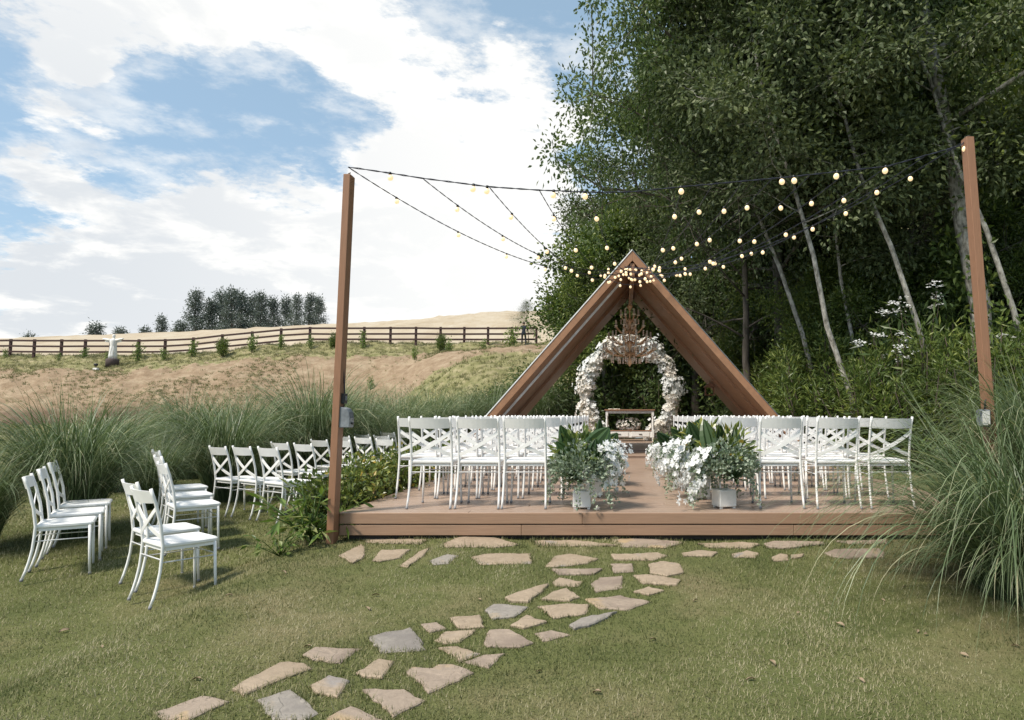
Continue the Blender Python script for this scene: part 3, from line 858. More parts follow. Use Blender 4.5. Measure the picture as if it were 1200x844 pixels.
ZR = {1: (160, 610, 2.4), 2: (380, 600, 2.4), 3: (880, 620, 6.0)}
STONE_POLYS = []
for zi, colr_, pts, lab in ST:
    ox, oy, sc = ZR[zi]
    P = [hit(ox + x / sc, oy + y / sc)[:2] for x, y in pts]
    P = np.array(P); 
    if np.sum(P[:, 0] * np.roll(P[:, 1], -1) - np.roll(P[:, 0], -1) * P[:, 1]) < 0: P = P[::-1]
    # ragged edge
    Q = []
    for i in range(len(P)):
        a, b_ = P[i], P[(i + 1) % len(P)]; L = np.linalg.norm(b_ - a); k = max(1, int(L / .045)); nn = np.array([b_[1] - a[1], a[0] - b_[0]]) / (L + 1e-6)
        for j in range(k):
            Q.append(a + (b_ - a) * j / k + (nn * rs.normal(0, .005) if j else rs.normal(0, .003, 2)))
    Q = np.array(Q); c = Q.mean(0); STONE_POLYS.append(Q)
    n = len(Q); th = random.uniform(.009, .019); tl = rs.normal(0, .010, 2)
    def zt(p): return float(gz(p[0], p[1])) + th + float(np.dot(tl, p - c)) 
    vs = [(q[0] - c[0], q[1] - c[1], float(gz(*q)) - .03) for q in Q] + [(q[0] - c[0], q[1] - c[1], zt(q) - .006) for q in Q]
    In = c + (Q - c) * (1 - np.minimum(.25, .010 / (np.linalg.norm(Q - c, axis=1) + 1e-6)))[:, None]
    vs += [(q[0] - c[0], q[1] - c[1], zt(q) + rs.normal(0, .0012)) for q in In]
    In2 = c + (Q - c) * .55
    vs += [(q[0] - c[0], q[1] - c[1], zt(q) + .0015) for q in In2] + [(0, 0, zt(c))]
    fs = []
    for r_ in range(3): fs += [(r_ * n + i, r_ * n + (i + 1) % n, r_ * n + n + (i + 1) % n, r_ * n + n + i) for i in range(n)]
    fs += [(3 * n + i, 3 * n + (i + 1) % n, 4 * n) for i in range(n)]
    o = MB().add(vs, fs).build('flagstone', M['stone_' + colr_]); o.location = (c[0], c[1], 0)
    tag(o, lab, 'flagstone', 'flagstones set in the lawn')

# ------------------------------------------------------------------ lawn blades
def in_poly(X, Y, P):
    ins = np.zeros(len(X), bool); j = len(P) - 1
    for i in range(len(P)):
        c_ = ((P[i, 1] > Y) != (P[j, 1] > Y)) & (X < (P[j, 0] - P[i, 0]) * (Y - P[i, 1]) / (P[j, 1] - P[i, 1] + 1e-12) + P[i, 0])
        ins ^= c_; j = i
    return ins


def lawn():
    rg = np.random.RandomState(5); Xs = []; Ys = []
    for (y0, y1, dens) in ((2.6, 4.2, 7600), (4.2, 6.2, 5200), (6.2, 9.0, 2800), (9.0, 14.0, 800)):
        x0, x1 = -.96 * y1 - .3, .62 * y1 + .2
        x1 = min(x1, 6)
        n = int((x1 - x0) * (y1 - y0) * dens)
        Xs.append(rg.uniform(x0, x1, n)); Ys.append(rg.uniform(y0, y1, n))
    X = np.concatenate(Xs); Y = np.concatenate(Ys)
    bare = vnoise(X, Y, 1.1, 21) + .6 * vnoise(X, Y, 3.1, 22) + .5 * vnoise(X, Y, 8, 23)
    keep = (rg.uniform(0, 1, len(X)) < np.clip(1.02 - .38 * bare, .25, 1)) & (X > -.95 * Y - .3) & (X < .6 * Y + .3)
    keep &= ~((X > DX0 - .03) & (X < DX1) & (Y > DY0 + .25))
    for P in STONE_POLYS:
        lo = P.min(0) - .01; hi = P.max(0) + .01
        idx = np.where((X > lo[0]) & (X < hi[0]) & (Y > lo[1]) & (Y < hi[1]) & keep)[0]
        if len(idx):
            c = P.mean(0); ins = in_poly(X[idx], Y[idx], c + (P - c) * .90); keep[idx[ins]] = False
    X, Y = X[keep], Y[keep]; bare = bare[keep]; edge = np.zeros(len(X), bool)
    ex_, ey_ = [], []
    for P in STONE_POLYS:
        for i in range(len(P)):
            a, b_ = P[i], P[(i + 1) % len(P)]; k = int(np.linalg.norm(b_ - a) * 330)
            q = rg.uniform(0, 1, (k, 1)); p = a + (b_ - a) * q + rg.normal(0, .012, (k, 2)); ex_.append(p[:, 0]); ey_.append(p[:, 1])
    ex_ = np.concatenate(ex_); ey_ = np.concatenate(ey_); X = np.concatenate([X, ex_]); Y = np.concatenate([Y, ey_]); bare = np.concatenate([bare, np.zeros(len(ex_))]); edge = np.concatenate([edge, np.ones(len(ex_), bool)]); n = len(X)
    az = rg.uniform(0, 2 * pi, n); tilt = rg.uniform(.15, 1.25, n)
    L = rg.uniform(.014, .036, n) * (1 + .25 * vnoise(X, Y, 1.7, 9) + .18 * np.clip(vnoise(X, Y, 5.5, 10), 0, 1)) * np.where(Y > 6.2, 1.25, 1.0)
    wd = rg.uniform(.003, .0060, n) * np.where(Y > 6.2, 1.5, 1.0) * np.where(Y > 9, 1.6, 1)
    L *= np.where(rg.uniform(0, 1, n) < .02, 1.8, 1)
    L = np.where(edge, L * 1.15, L)
    Z = gz(X, Y)
    B = np.stack([X, Y, Z - .002], 1)
    D = np.stack([np.sin(tilt) * np.cos(az), np.sin(tilt) * np.sin(az), np.cos(tilt)], 1)
    side = np.stack([-np.sin(az), np.cos(az), np.zeros(n)], 1)
    V = np.stack([B - side * wd[:, None] / 2, B + side * wd[:, None] / 2, B + D * L[:, None]], 1).reshape(-1, 3)
    F = np.arange(n * 3).reshape(-1, 3)
    tone = np.clip(.52 + .22 * vnoise(X, Y, .9, 31) + .20 * vnoise(X, Y, 4.3, 32) + .22 * bare + rg.normal(0, .20, n), 0, 1)
    o = link('lawn_grass', np_mesh('lawn_grass', V, F, tone), M['grass_blade'])
    tag(o, 'short green lawn grass with dry straw coloured patches', 'grass', kind='stuff')


lawn()

DL = 'small curled dry leaf lying on the lawn'
def leafmesh():
    mb = MB(); k = 7; vs = []
    for i in range(k):
        q = i / (k - 1); wv = .016 * sin(pi * min(1, q * 1.02 + .02)) + .0008
        vs += [(-.04 + .08 * q, -wv, .008 + .014 * sin(q * 3) + .006), (-.04 + .08 * q, 0, .004 + .012 * sin(q * 3)), (-.04 + .08 * q, wv, .007 + .014 * sin(q * 3) + .004)]
    fs = []
    for i in range(k - 1): fs += [(i * 3, i * 3 + 3, i * 3 + 4, i * 3 + 1), (i * 3 + 1, i * 3 + 4, i * 3 + 5, i * 3 + 2)]
    return mb.add(vs, fs, True).mesh('dry_leaf')
lm = leafmesh()
for px, py in [(332, 673), (440, 700), (562, 705), (268, 700), (230, 800), (75, 742), (430, 716), (640, 720), (632, 790), (765, 752), (905, 780), (985, 735), (1075, 742), (1085, 746), (1130, 770), (880, 800), (700, 815), (1190, 760), (1060, 690), (1035, 705), (815, 706), (935, 720), (120, 760), (360, 760), (1010, 800)]:
    x, y, z = hit(px, py)
    o = link('dry_leaf', lm, M['dryleaf']); o.location = (x, y, z + .006); o.rotation_euler = (random.uniform(-.4, .4), random.uniform(-.3, .3), random.uniform(0, 6.3)); s = random.uniform(.4, .8); o.scale = (s, s, s)
    tag(o, DL, 'leaf', 'dry leaves on the lawn')

# ------------------------------------------------------------------ pampas clumps
def blades(N, r0, L0, L1, w0, seed, th0=(.02, .35), th1=(1.5, 2.75), S_=8, lop=None):
    rg = np.random.RandomState(seed)
    az = rg.uniform(0, 2 * pi, N); rad = r0 * np.sqrt(rg.uniform(0, 1, N)); baz = az + rg.normal(0, .9, N)
    base = np.stack([rad * np.cos(baz), rad * np.sin(baz), np.full(N, -.03)], 1)
    L = rg.uniform(L0, L1, N) ; a0 = rg.uniform(*th0, N); a1 = rg.uniform(*th1, N)
    young = rg.uniform(0, 1, N) < .16; a1 = np.where(young, rg.uniform(.5, 1.3, N), a1); L = np.where(young, L * .78, L)
    s = np.linspace(0, 1, S_ + 1); P = [base]; ths = []
    for i in range(S_):
        q = (s[i] + s[i + 1]) / 2; th = a0 + (a1 - a0) * q ** 1.55; ths.append(th)
        st_ = (L / S_)[:, None]
        aw = az + (baz - az) * .1
        P.append(P[-1] + st_ * np.stack([np.sin(th) * np.cos(aw), np.sin(th) * np.sin(aw), np.cos(th)], 1))
    P = np.stack(P, 1)          # N,S+1,3
    tw = rg.normal(0, .5, N)
    side = np.stack([-np.sin(az + tw), np.cos(az + tw), rg.normal(0, .15, N)], 1)
    wv = w0 * rg.uniform(.6, 1.3, N)[:, None] * np.interp(s, [0, .15, .7, 1], [.7, 1, .75, .06])[None]
    Lf = P + side[:, None] * wv[..., None] / 2; Rt = P - side[:, None] * wv[..., None] / 2
    V = np.stack([Lf, Rt], 2).reshape(-1, 3)
    k = (S_ + 1) * 2; i0 = (np.arange(N) * k)[:, None] + (np.arange(S_) * 2)[None]
    F = np.stack([i0, i0 + 1, i0 + 3, i0 + 2], -1).reshape(-1, 4)
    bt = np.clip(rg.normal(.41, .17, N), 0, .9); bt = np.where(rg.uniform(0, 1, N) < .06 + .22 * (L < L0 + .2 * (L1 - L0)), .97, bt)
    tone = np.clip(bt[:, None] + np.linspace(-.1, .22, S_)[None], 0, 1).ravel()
    return V, F, tone


PC = []
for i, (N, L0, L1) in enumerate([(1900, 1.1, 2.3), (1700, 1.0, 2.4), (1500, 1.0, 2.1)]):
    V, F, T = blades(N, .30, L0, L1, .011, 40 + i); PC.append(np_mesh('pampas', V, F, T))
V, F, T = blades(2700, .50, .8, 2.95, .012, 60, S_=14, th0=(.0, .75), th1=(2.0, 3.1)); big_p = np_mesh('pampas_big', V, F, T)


def clump(px, Y, h, mesh_i, label, x=None, wide=1.0):
    X = (px - CX) / F_PX * Y if x is None else x
    o = thing('pampas_clump', label, 'ornamental grass', (X, Y, float(gz(X, Y))), random.uniform(0, 6.28), 'pampas grass clumps')
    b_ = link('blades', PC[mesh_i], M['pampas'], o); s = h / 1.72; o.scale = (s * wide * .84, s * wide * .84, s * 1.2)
    return o


for a in [(92, 7.7, 1.55, 0, 'round pampas clump nearest on the lawn, behind the trio of chairs'),
          (-20, 7.0, 1.25, 2, 'pampas clump cut by the picture edge beside the trio of chairs'),
          (182, 9.4, 1.15, 2, 'low pampas clump between the first two big ones'),
          (268, 10.4, 1.62, 1, 'broad pampas clump behind the row of three chairs'),
          (322, 12.0, 1.55, 2, 'pampas clump behind the chairs, just before the tallest one'),
          (372, 12.6, 2.05, 0, 'tallest pampas clump, right behind the hedge corner post'),
          (140, 11.5, 1.45, 1, 'pampas clump behind the first two lawn clumps'), (225, 13.5, 1.7, 0, 'farther pampas clump behind the row of three chairs'), (300, 14.8, 1.8, 2, 'farther pampas clump left of the tallest one'), (405, 16.5, 2.0, 2, 'pampas clump peeking out behind the corner post'),
          (425, 14.2, 1.75, 1, 'pampas clump just past the hedge corner post'),
          (468, 16.0, 1.75, 0, 'pampas clump behind the last pair of lawn chairs'),
          (505, 18.0, 1.8, 1, 'loose pampas clump behind the outer deck chairs'),
          (540, 20.5, 1.9, 2, 'pampas clump next to the foot of the A-frame'),
          (575, 22.0, 1.95, 0, 'distant pampas clump at the foot of the A-frame'),
          (628, 23.6, 2.0, 1, 'pampas clump seen under the A-frame beside the flower arch')]:
    clump(*a)
o = thing('pampas_clump', 'huge drooping pampas clump in front of the deck corner on the forest side', 'ornamental grass', (3.02, 5.05, float(gz(3.02, 5.05))), .6, 'pampas grass clumps')
link('blades', big_p, M['pampas'], o); o.scale = (.80, .78, .84)
clump(1230, 6.4, 1.7, 0, 'darker pampas clump behind the huge one at the picture edge')

# ------------------------------------------------------------------ flowers and planters
def foliage_ball(n, c, r, rg, L, Wd, up=.3, droop=0.0):
    d = rdir(n, rg); d[:, 2] = np.abs(d[:, 2]) * .9 - .25 * rg.uniform(0, 1, n); d = nrm(d)
    q = rg.uniform(.45, 1.05, n)[:, None]
    C = np.array(c) + d * np.array(r) * q
    D = nrm(d + rdir(n, rg) * .7 + np.array([0, 0, up])); D[:, 2] -= droop
    V, F = leaf_quads(C, D, nrm(d + rdir(n, rg) * .6 + np.array([0, 0, .5])), rg.uniform(.7, 1.2, n) * L, rg.uniform(.7, 1.2, n) * Wd)
    cl_ = rg.uniform(0, 1, 40)[rg.randint(0, 40, n)]
    return V, F, np.clip(.35 * cl_ + .65 * rg.uniform(0, 1, n), 0, 1)


def fan_leaf(name, parent, base, dirv, L, Wd, mat, rg):
    """one broad pleated leaf"""
    d = nrm(np.array(dirv, float)); s = nrm(np.cross(d, np.array([rg.normal() * .3, -1, .25]))); n_ = np.cross(s, d)
    mb = MB(); k = 9; vs = []; cols = 7
    for i in range(k):
        q = i / (k - 1); wv = Wd * (sin(pi * min(.98, q * .9 + .08)) ** .8)
        for j in range(cols):
            e = (j / (cols - 1) - .5); vs.append(np.array(base) + d * L * q + s * wv * e + n_ * (.012 * ((j % 2) * 2 - 1) * (wv / Wd) + L * .22 * q * q * -.6))
    fs = [(i * cols + j, i * cols + j + 1, (i + 1) * cols + j + 1, (i + 1) * cols + j) for i in range(k - 1) for j in range(cols - 1)]
    mb.add(vs, fs, False); me = mb.mesh(name); a = me.attributes.new('tone', 'FLOAT', 'FACE'); a.data.foreach_set('value', np.full(len(fs), rg.uniform(.25, .7), np.float32))
    return link(name, me, mat, parent)


def arrangement(x, y, label, seed, boxw, boxrot, side, scale=1.0, fans=4, spread=(.30, .30, .26), nfl=150, hz=.34):
    rg = np.random.RandomState(seed)
    a = thing('flower_arrangement', label, 'flower arrangement', (x, y, DZ + .001), 0, 'flower arrangements along the aisle')
    mb = MB(); w2 = boxw / 2; c, s = cos(boxrot), sin(boxrot)
    mb.bbox(-w2, w2, -w2, w2, .015, .165, .006)
    for sx in (-1, 1):
        for sy in (-1, 1): mb.box(sx * (w2 - .02) - .011, sx * (w2 - .02) + .011, sy * (w2 - .02) - .011, sy * (w2 - .02) + .011, 0, .0145)
    mb.v = [(p[0] * c - p[1] * s, p[0] * s + p[1] * c, p[2]) for p in mb.v]
    mb.build('planter_box', M['planter'], a)
    # silvery trailing foliage
    P1 = foliage_ball(2100, (0, 0, hz), spread, rg, .042, .030, .2)
    tr = []
    for k in range(9):
        an = rg.uniform(0, 6.28); 
        for q in np.linspace(0, 1, 26):
            p = np.array([cos(an) * (.16 + .20 * q), sin(an) * (.16 + .20 * q), hz - .02 + .10 * q - .42 * q * q])
            if p[2] > .03: tr += [p + rg.normal(0, .014, 3) for _ in range(3)]
    tr = np.array(tr); V, F = leaf_quads(tr, rdir(len(tr), rg), rdir(len(tr), rg) + [0, 0, .6], .034, .026)
    V, F, T = cat([P1, (V, F, rg.uniform(.3, 1, len(F)))])
    link('silver_foliage', np_mesh('silver_foliage', V, F, T), M['leaf_silver'], a)
    V, F, T = foliage_ball(170, (-.05 * side, .03, hz + .12), (spread[0] * .8, spread[1] * .8, spread[2] * 1.0), rg, .10, .038, .2)
    link('green_foliage', np_mesh('green_foliage', V, F, T), M['leaf_hedge'], a)
    # dark rosette of blades
    n = 44; an = rg.uniform(0, 6.28, n); el = rg.uniform(-.3, .9, n)
    D = np.stack([np.cos(an) * np.cos(el), np.sin(an) * np.cos(el), np.sin(el)], 1); C = np.tile(np.array([.06 * -side, -spread[1] * .75, hz - .06]), (n, 1))
    V, F = leaf_quads(C, D, np.tile([0, 0, 1.], (n, 1)) + .2 * rdir(n, rg), rg.uniform(.10, .18, n), .026)
    link('dark_rosette', np_mesh('dark_rosette', V, F, rg.uniform(0, .7, n)), M['leaf_dark'], a)
    for k in range(fans):
        an = rg.uniform(-.9, .9)
        fan_leaf('fan_leaf', a, (rg.uniform(-.12, .12), rg.uniform(-.1, .1), hz + rg.uniform(-.02, .12)), (sin(an), rg.uniform(-.5, .1), 1.0 * cos(an)), rg.uniform(.30, .42), rg.uniform(.14, .24), M['leaf_dark'], rg)
    # white orchids spilling to the aisle side
    cs = []; 
    for k in range(15):
        st_ = np.array([side * rg.uniform(-.08, .16), rg.uniform(-.24, .2), hz + rg.uniform(-.05, .25)])
        dr = np.array([side * rg.uniform(.4, 1.0), rg.uniform(-.7, .4), rg.uniform(-.15, .5)]); dr /= np.linalg.norm(dr)
        for q in np.linspace(.3, 1, 14): cs.append(st_ + dr * .30 * q + np.array([0, 0, -.22 * q * q]) + rg.normal(0, .022, 3))
    cs = np.array(cs); cs[:, 2] = np.maximum(cs[:, 2], .03)
    V, F, T = flower_quads(cs, nrm(cs - np.array([0, 0, hz * .8]) + .05 * rdir(len(cs), rg)), rg.uniform(.050, .078, len(cs)), 5, rg)
    link('white_blossoms', np_mesh('white_blossoms', V, F, T), M['petal'], a)['kind'] = 'stuff'
    a.scale = (scale,) * 3
    return a


arrangement(-.40, 6.80, 'white planter spilling silver leaves and white orchids, hedge side of the aisle, at deck edge', 100, .165, 0, 1, 1.06)
arrangement(-.33, 7.75, 'second flower planter on the hedge side of the aisle, behind the deck edge one', 101, .165, .1, 1, 1.05)
arrangement(-.34, 9.0, 'third flower planter on the hedge side of the aisle', 102, .165, .1, 1, .95, 2)
arrangement(-.36, 10.6, 'farthest flower planter on the hedge side of the aisle', 103, .165, .1, 1, .8, 1)
arrangement(1.00, 6.84, 'turned white planter with dark rosette leaves and orchids, forest side of aisle, at deck edge', 110, .165, .35, -1, 1.1)
arrangement(.84, 7.55, 'second flower planter on the forest side of the aisle, large fan leaves on top', 111, .165, .2, -1, 1.12)
arrangement(.80, 8.6, 'third flower planter on the forest side of the aisle', 112, .165, .2, -1, 1.08)
arrangement(.72, 9.9, 'fourth flower planter on the forest side, white blossoms toward the aisle', 113, .165, .2, -1, .85, 1)
arrangement(.66, 11.4, 'farthest flower planter on the forest side of the aisle', 114, .165, .2, -1, .8, 1)

# flower arch
AR = (.18, 20.8); AZC, ARX, ARZ = 1.82, 1.35, 1.53
arch = thing('flower_arch', 'round arch covered in white and cream orchids behind the altar', 'flower arch', (AR[0], AR[1], .385))
rg = np.random.RandomState(77)
angs = np.linspace(R(-66), R(246), 60)
path = [(ARX * cos(a), 0, AZC - .385 + ARZ * sin(a)) for a in angs]
MB().tube(path, .03, 8).build('arch_frame', M['altar'], arch)
cs = []; nn = []
for k in range(3000):
    a = rg.uniform(R(-66), R(246)); thick = .27 + .08 * sin(a * 7 + 1) + .07 * sin(a * 13)
    d = rdir(1, rg)[0]; r_ = thick * rg.uniform(.3, 1.0) ** .5
    if rg.uniform() < .06: r_ *= 1.3
    out = np.array([cos(a), 0, sin(a)])
    cs.append(np.array([ARX * cos(a), 0, AZC - .385 + ARZ * sin(a)]) + d * r_ * np.array([1, .9, 1])); nn.append(d + .3 * out + [0, -.3, 0.2])
cs = np.array(cs); nn = np.array(nn)
sel = (vnoise(cs[:, 0] * 1 + 9, cs[:, 2] + 9, 3.3, 4) > .05)
V, F, T = flower_quads(cs[~sel], nn[~sel], rg.uniform(.10, .17, (~sel).sum()), 5, rg)
link('white_blossoms', np_mesh('arch_white_blossoms', V, F, T), M['petal'], arch)['kind'] = 'stuff'
V, F, T = flower_quads(cs[sel], nn[sel], rg.uniform(.10, .17, sel.sum()), 5, rg)
link('cream_blossoms', np_mesh('arch_cream_blossoms', V, F, T), M['petal_cream'], arch)['kind'] = 'stuff'
a = rg.uniform(R(-66), R(246), 500); C = np.stack([ARX * np.cos(a), np.zeros(500), AZC - .385 + ARZ * np.sin(a)], 1); d = rdir(500, rg); C = C + d * rg.uniform(.1, .26, (500, 1))
V, F = leaf_quads(C, d + .4 * rdir(500, rg), rdir(500, rg), .13, .035)
link('arch_greenery', np_mesh('arch_greenery', V, F, rg.uniform(.2, 1, 500)), M['leaf_dark'], arch)['kind'] = 'stuff'

# altar console
al = thing('altar_table', 'white console table with turned legs, brown top and two drawers on the top step', 'table', (.20, 20.0, .386)); al.scale = (1.22, 1.22, 1.12)
MB().bbox(-.60, .60, -.20, .20, .79, .822, .005).build('table_top', M['altar_top'], al)
MB().bbox(-.555, .555, -.165, .165, .72, .788, .003).build('apron', M['altar'], al)
for sx in (-1, 1):
    for sy in (-1, 1):
        mb = MB(); X, Y = sx * .545, sy * .15
        mb.bbox(X - .028, X + .028, Y - .028, Y + .028, .655, .7885, .003); mb.bbox(X - .028, X + .028, Y - .028, Y + .028, .10, .30, .003)
        mb.lathe([(.02, .655), (.028, .63), (.018, .60), (.026, .55), (.028, .45), (.02, .36), (.026, .33), (.02, .30)][::-1], 12, (X, Y, 0))
        mb.lathe([(.014, 0), (.022, .04), (.026, .10)], 12, (X, Y, 0)); mb.build('leg', M['altar'], al)
MB().bbox(-.56, .56, -.17, .17, .262, .282, .003).build('shelf_top', M['altar_top'], al)
dr = MB().bbox(-.517, .517, -.16, .16, .10, .26, .003).build('drawer_case', M['altar'], al)
for s in (-1, 1):
    d_ = MB().bbox(s * .25 - .215, s * .25 + .215, -.172, -.162, .125, .24, .003).build('drawer', M['altar'], al)
    MB().bbox(s * .25 - .04, s * .25 + .04, -.186, -.1735, .178, .192, .003).build('handle', M['handle'], d_)
rg = np.random.RandomState(88)
fa = thing('flower_bowl', 'low bowl of white and blush flowers on the altar shelf', 'flower arrangement', (.19, 20.0, .386 + .3175))
MB().lathe([(.05, 0), (.11, .03), (.12, .07), (.10, .075)], 16).build('bowl', M['planter'], fa)
cs = rdir(80, rg) * np.array([.36, .12, .17]) + [0, 0, .17]; cs[:, 2] = np.maximum(cs[:, 2], .06)
V, F, T = flower_quads(cs, cs - [0, .15, .05] + .1 * rdir(80, rg), rg.uniform(.08, .13, 80), 6, rg); link('blossoms', np_mesh('bowl_blossoms', V, F, T), M['petal_cream'], fa)['kind'] = 'stuff'
V, F, T = foliage_ball(260, (0, 0, .13), (.36, .12, .16), rg, .09, .035); link('foliage', np_mesh('bowl_foliage', V, F, T), M['leaf_dark'], fa)
bk = thing('folded_cloth', 'small cream folded cloth lying on the altar top by the hedge side', 'cloth', (-.26, 19.95, .386 + .924))
mb = MB(); xs = np.linspace(-.17, .17, 10); vs = [(x, yy, .012 + .01 * sin(x * 40 + yy * 20)) for x in xs for yy in (-.1, -.03, .04, .1)]
vs += [(x, yy, 0) for x in xs for yy in (-.1, -.03, .04, .1)]
fs = [(i * 4 + j, i * 4 + 4 + j, i * 4 + 5 + j, i * 4 + 1 + j) for i in range(9) for j in range(3)] + [(40 + i * 4 + j, 41 + i * 4 + j, 45 + i * 4 + j, 44 + i * 4 + j) for i in range(9) for j in range(3)]
fs += [(i * 4, 40 + i * 4, 44 + i * 4, 4 + i * 4) for i in range(9)] + [(i * 4 + 3, 7 + i * 4, 47 + i * 4, 43 + i * 4) for i in range(9)]
mb.add(vs, fs, True).build('linen', M['cloth'], bk)

# chandelier
ch = thing('chandelier', 'gold three tier candle chandelier hanging from the A-frame ridge', 'chandelier', (.155, 15.6, 2.35))
top_z = RZ - .53 - 2.35
mb = MB(); zc = top_z; k = 0
while zc > 1.36:
    mb.tube([(.012 * cos(a) * (1 if k % 2 else .4), .012 * cos(a) * (.4 if k % 2 else 1), zc - .02 + .024 * sin(a)) for a in np.linspace(0, 2 * pi, 9)], .0035, 5, False); zc -= .036; k += 1
mb.build('chain', M['gold'], ch)
MB().lathe([(.0, 1.36), (.035, 1.33), (.075, 1.30), (.04, 1.25), (.015, 1.2), (.02, 1.0), (.05, .9), (.018, .8), (.02, .5), (.06, .4), (.02, .3), (.025, .1), (.07, .02), (.03, -.06), (.0, -.1)][::-1], 14).build('stem', M['gold'], ch)
for zt_, rr_, na in ((1.06, .20, 6), (.80, .34, 8), (.54, .48, 10), (.28, .60, 14)):
    for i in range(na):
        an = 2 * pi * (i + .5 * (na % 4 == 0)) / na; ca, sa = cos(an), sin(an)
        arm = MB().tube([(ca * q * rr_, sa * q * rr_, zt_ - .02 - .13 * sin(q * pi) + .05 * q) for q in np.linspace(.05, 1, 8)], .013, 6).build('arm', M['gold'], ch)
        X, Y, Z = ca * rr_, sa * rr_, zt_ + .03
        cnd = MB().lathe([(.012, -.02), (.04, 0), (.045, .012), (.022, .014), (.021, .13), (.0, .14)], 10, (X, Y, Z)).build('candle', M['candle'], arm)
        cr = MB()
        for q in (.4, .7, 1.0):
            xx, yy = ca * q * rr_, sa * q * rr_; z0 = zt_ - .03 - .13 * sin(q * pi)
            for w_ in range(3): cr.lathe([(0, -.032), (.026, -.012), (0, .010)], 6, (xx, yy, z0 - .04 - .04 * w_))
        cr.build('crystals', M['crystal'], arm)['kind'] = 'stuff'

# hanging lantern by the A-frame leg
ln = thing('bird_feeder', 'small brown wooden house lantern hanging inside the A-frame forest leg', 'lantern', (2.08, 16.4, 1.62))
mb = MB().bbox(-.12, .12, -.09, .09, 0, .02, .003)
for sx in (-1, 1):
    for sy in (-1, 1): mb.box(sx * .10 - .01, sx * .10 + .01, sy * .07 - .01, sy * .07 + .01, .02, .20)
mb.build('frame', M['lantern'], ln)
MB().add([(-.15, -.12, .19), (.15, -.12, .19), (.15, .12, .19), (-.15, .12, .19), (0, -.12, .31), (0, .12, .31)], [(0, 1, 4), (2, 3, 5), (1, 2, 5, 4), (3, 0, 4, 5), (3, 2, 1, 0)]).build('roof', M['lantern'], ln)
MB().tube([(0, 0, .30), (0, 0, .52)], .004, 5).build('cord', M['wire'], ln)

# ------------------------------------------------------------------ string lights
bm_b = MB().lathe([(.0, -.088), (.018, -.083), (.029, -.070), (.033, -.054), (.029, -.038), (.019, -.024), (.014, -.02)], 12).mesh('bulb')
bm_s = MB().lathe([(.014, -.022), (.0165, -.02), (.0165, .010), (.010, .014), (.0, .014)], 10).mesh('socket')
apex = np.array(at(737, 318, 13.5))
apex[1] = 13.5


def string_light(a, b_, sag, n, label, s0=.06, s1=1.0, jit=.01):
    a = np.array(a, float); b_ = np.array(b_, float)
    o = thing('string_light', label, 'string lights', tuple(a), 0, 'festoon light strings')
    f = lambda q: (b_ - a) * q + np.array([0, 0, -4 * sag * q * (1 - q)])
    qs = np.linspace(0, 1, 40)
    mb = MB(); 
    for ph in (0, pi):
        mb.tube([f(q) + .0045 * np.array([0, cos(q * 160 + ph), sin(q * 160 + ph)]) for q in np.linspace(0, 1, 160)], .0034, 4, False)
    mb.build('cable', M['wire'], o)
    for i in range(n):
        q = s0 + (s1 - s0) * i / max(1, n - 1); p = f(q)
        bl = link('bulb', bm_b, M['bulb'], o); bl.scale = (.76,) * 3; bl.location = p + np.array([0, 0, -.004]); bl.rotation_euler = (random.uniform(-.25, .25), random.uniform(-.25, .25), 0)
        link('socket', bm_s, M['socket'], bl)
    return o


LT = tuple(at(408, 196, 6.43)); RT = (3.335, 6.43, 3.83)
mid = np.array(at(700, 225.5, 6.43))
def mainz(px):
    xs_ = [410, 457, 495, 573, 632, 700, 740, 800, 920, 1040, 1136]; ys_ = [196, 203, 209, 219, 223, 225.5, 225, 219, 208, 195, 168]
    return at(px, np.interp(px, xs_, ys_), 6.43)
ml = thing('string_light', 'main festoon cable sagging between the two tall posts', 'string lights', LT, 0, 'festoon light strings')
pxs = np.linspace(410, 1136, 70); pts = [np.array(mainz(p)) - np.array(LT) for p in pxs]; pts[0] = np.zeros(3); pts[-1] = np.array(RT) - np.array(LT)
mb = MB()
for ph in (0, pi): mb.tube([p + .005 * np.array([0, cos(i * 1.9 + ph), sin(i * 1.9 + ph)]) for i, p in enumerate(pts)], .0042, 4, False)
mb.build('cable', M['wire'], ml)
for p in (457, 555, 571, 649, 685, 798, 915, 930, 981, 1038, 1150):
    q = np.array(mainz(min(p, 1132))) - np.array(LT); bl = link('bulb', bm_b, M['bulb'], ml); bl.scale = (.84,) * 3; bl.location = q; bl.rotation_euler = (random.uniform(-.2, .2), random.uniform(-.2, .2), 0); link('socket', bm_s, M['socket'], bl)
srcs = [(None, 'the hedge corner post top', LT, .42, 7), (495, 'the main cable, nearest the hedge corner post', None, .40, 7), (573, 'the main cable over the outer hedge side chairs', None, .38, 6), (632, 'the main cable over the hedge side chairs', None, .36, 6),
        (690, 'the main cable just hedge side of the aisle', None, .34, 6), (800, 'the main cable over the aisle, forest side', None, .36, 6), (835, 'the main cable, just past the aisle strand', None, .30, 5), (905, 'the main cable between planters and forest side chairs', None, .34, 6), (995, 'the main cable above the last but one chair column', None, .37, 6), (1085, 'the main cable close to the leaning post', None, .44, 7), (870, 'the main cable over the forest side planters', None, .38, 6), (950, 'the main cable over the forest side chairs', None, .40, 7),
        (1040, 'the main cable over the outer forest side chairs', None, .42, 7), (None, 'the leaning forest side post top', RT, .45, 8)]
for i, (p, nm, pt, sag, n) in enumerate(srcs):
    a = mainz(p) if pt is None else pt
    e = apex + np.array([.10 * cos(i * 1.3), -.02, .12 * sin(i * 2.1)])
    string_light(a, e, sag, n, 'string to the A-frame peak from ' + nm, .09, .95)
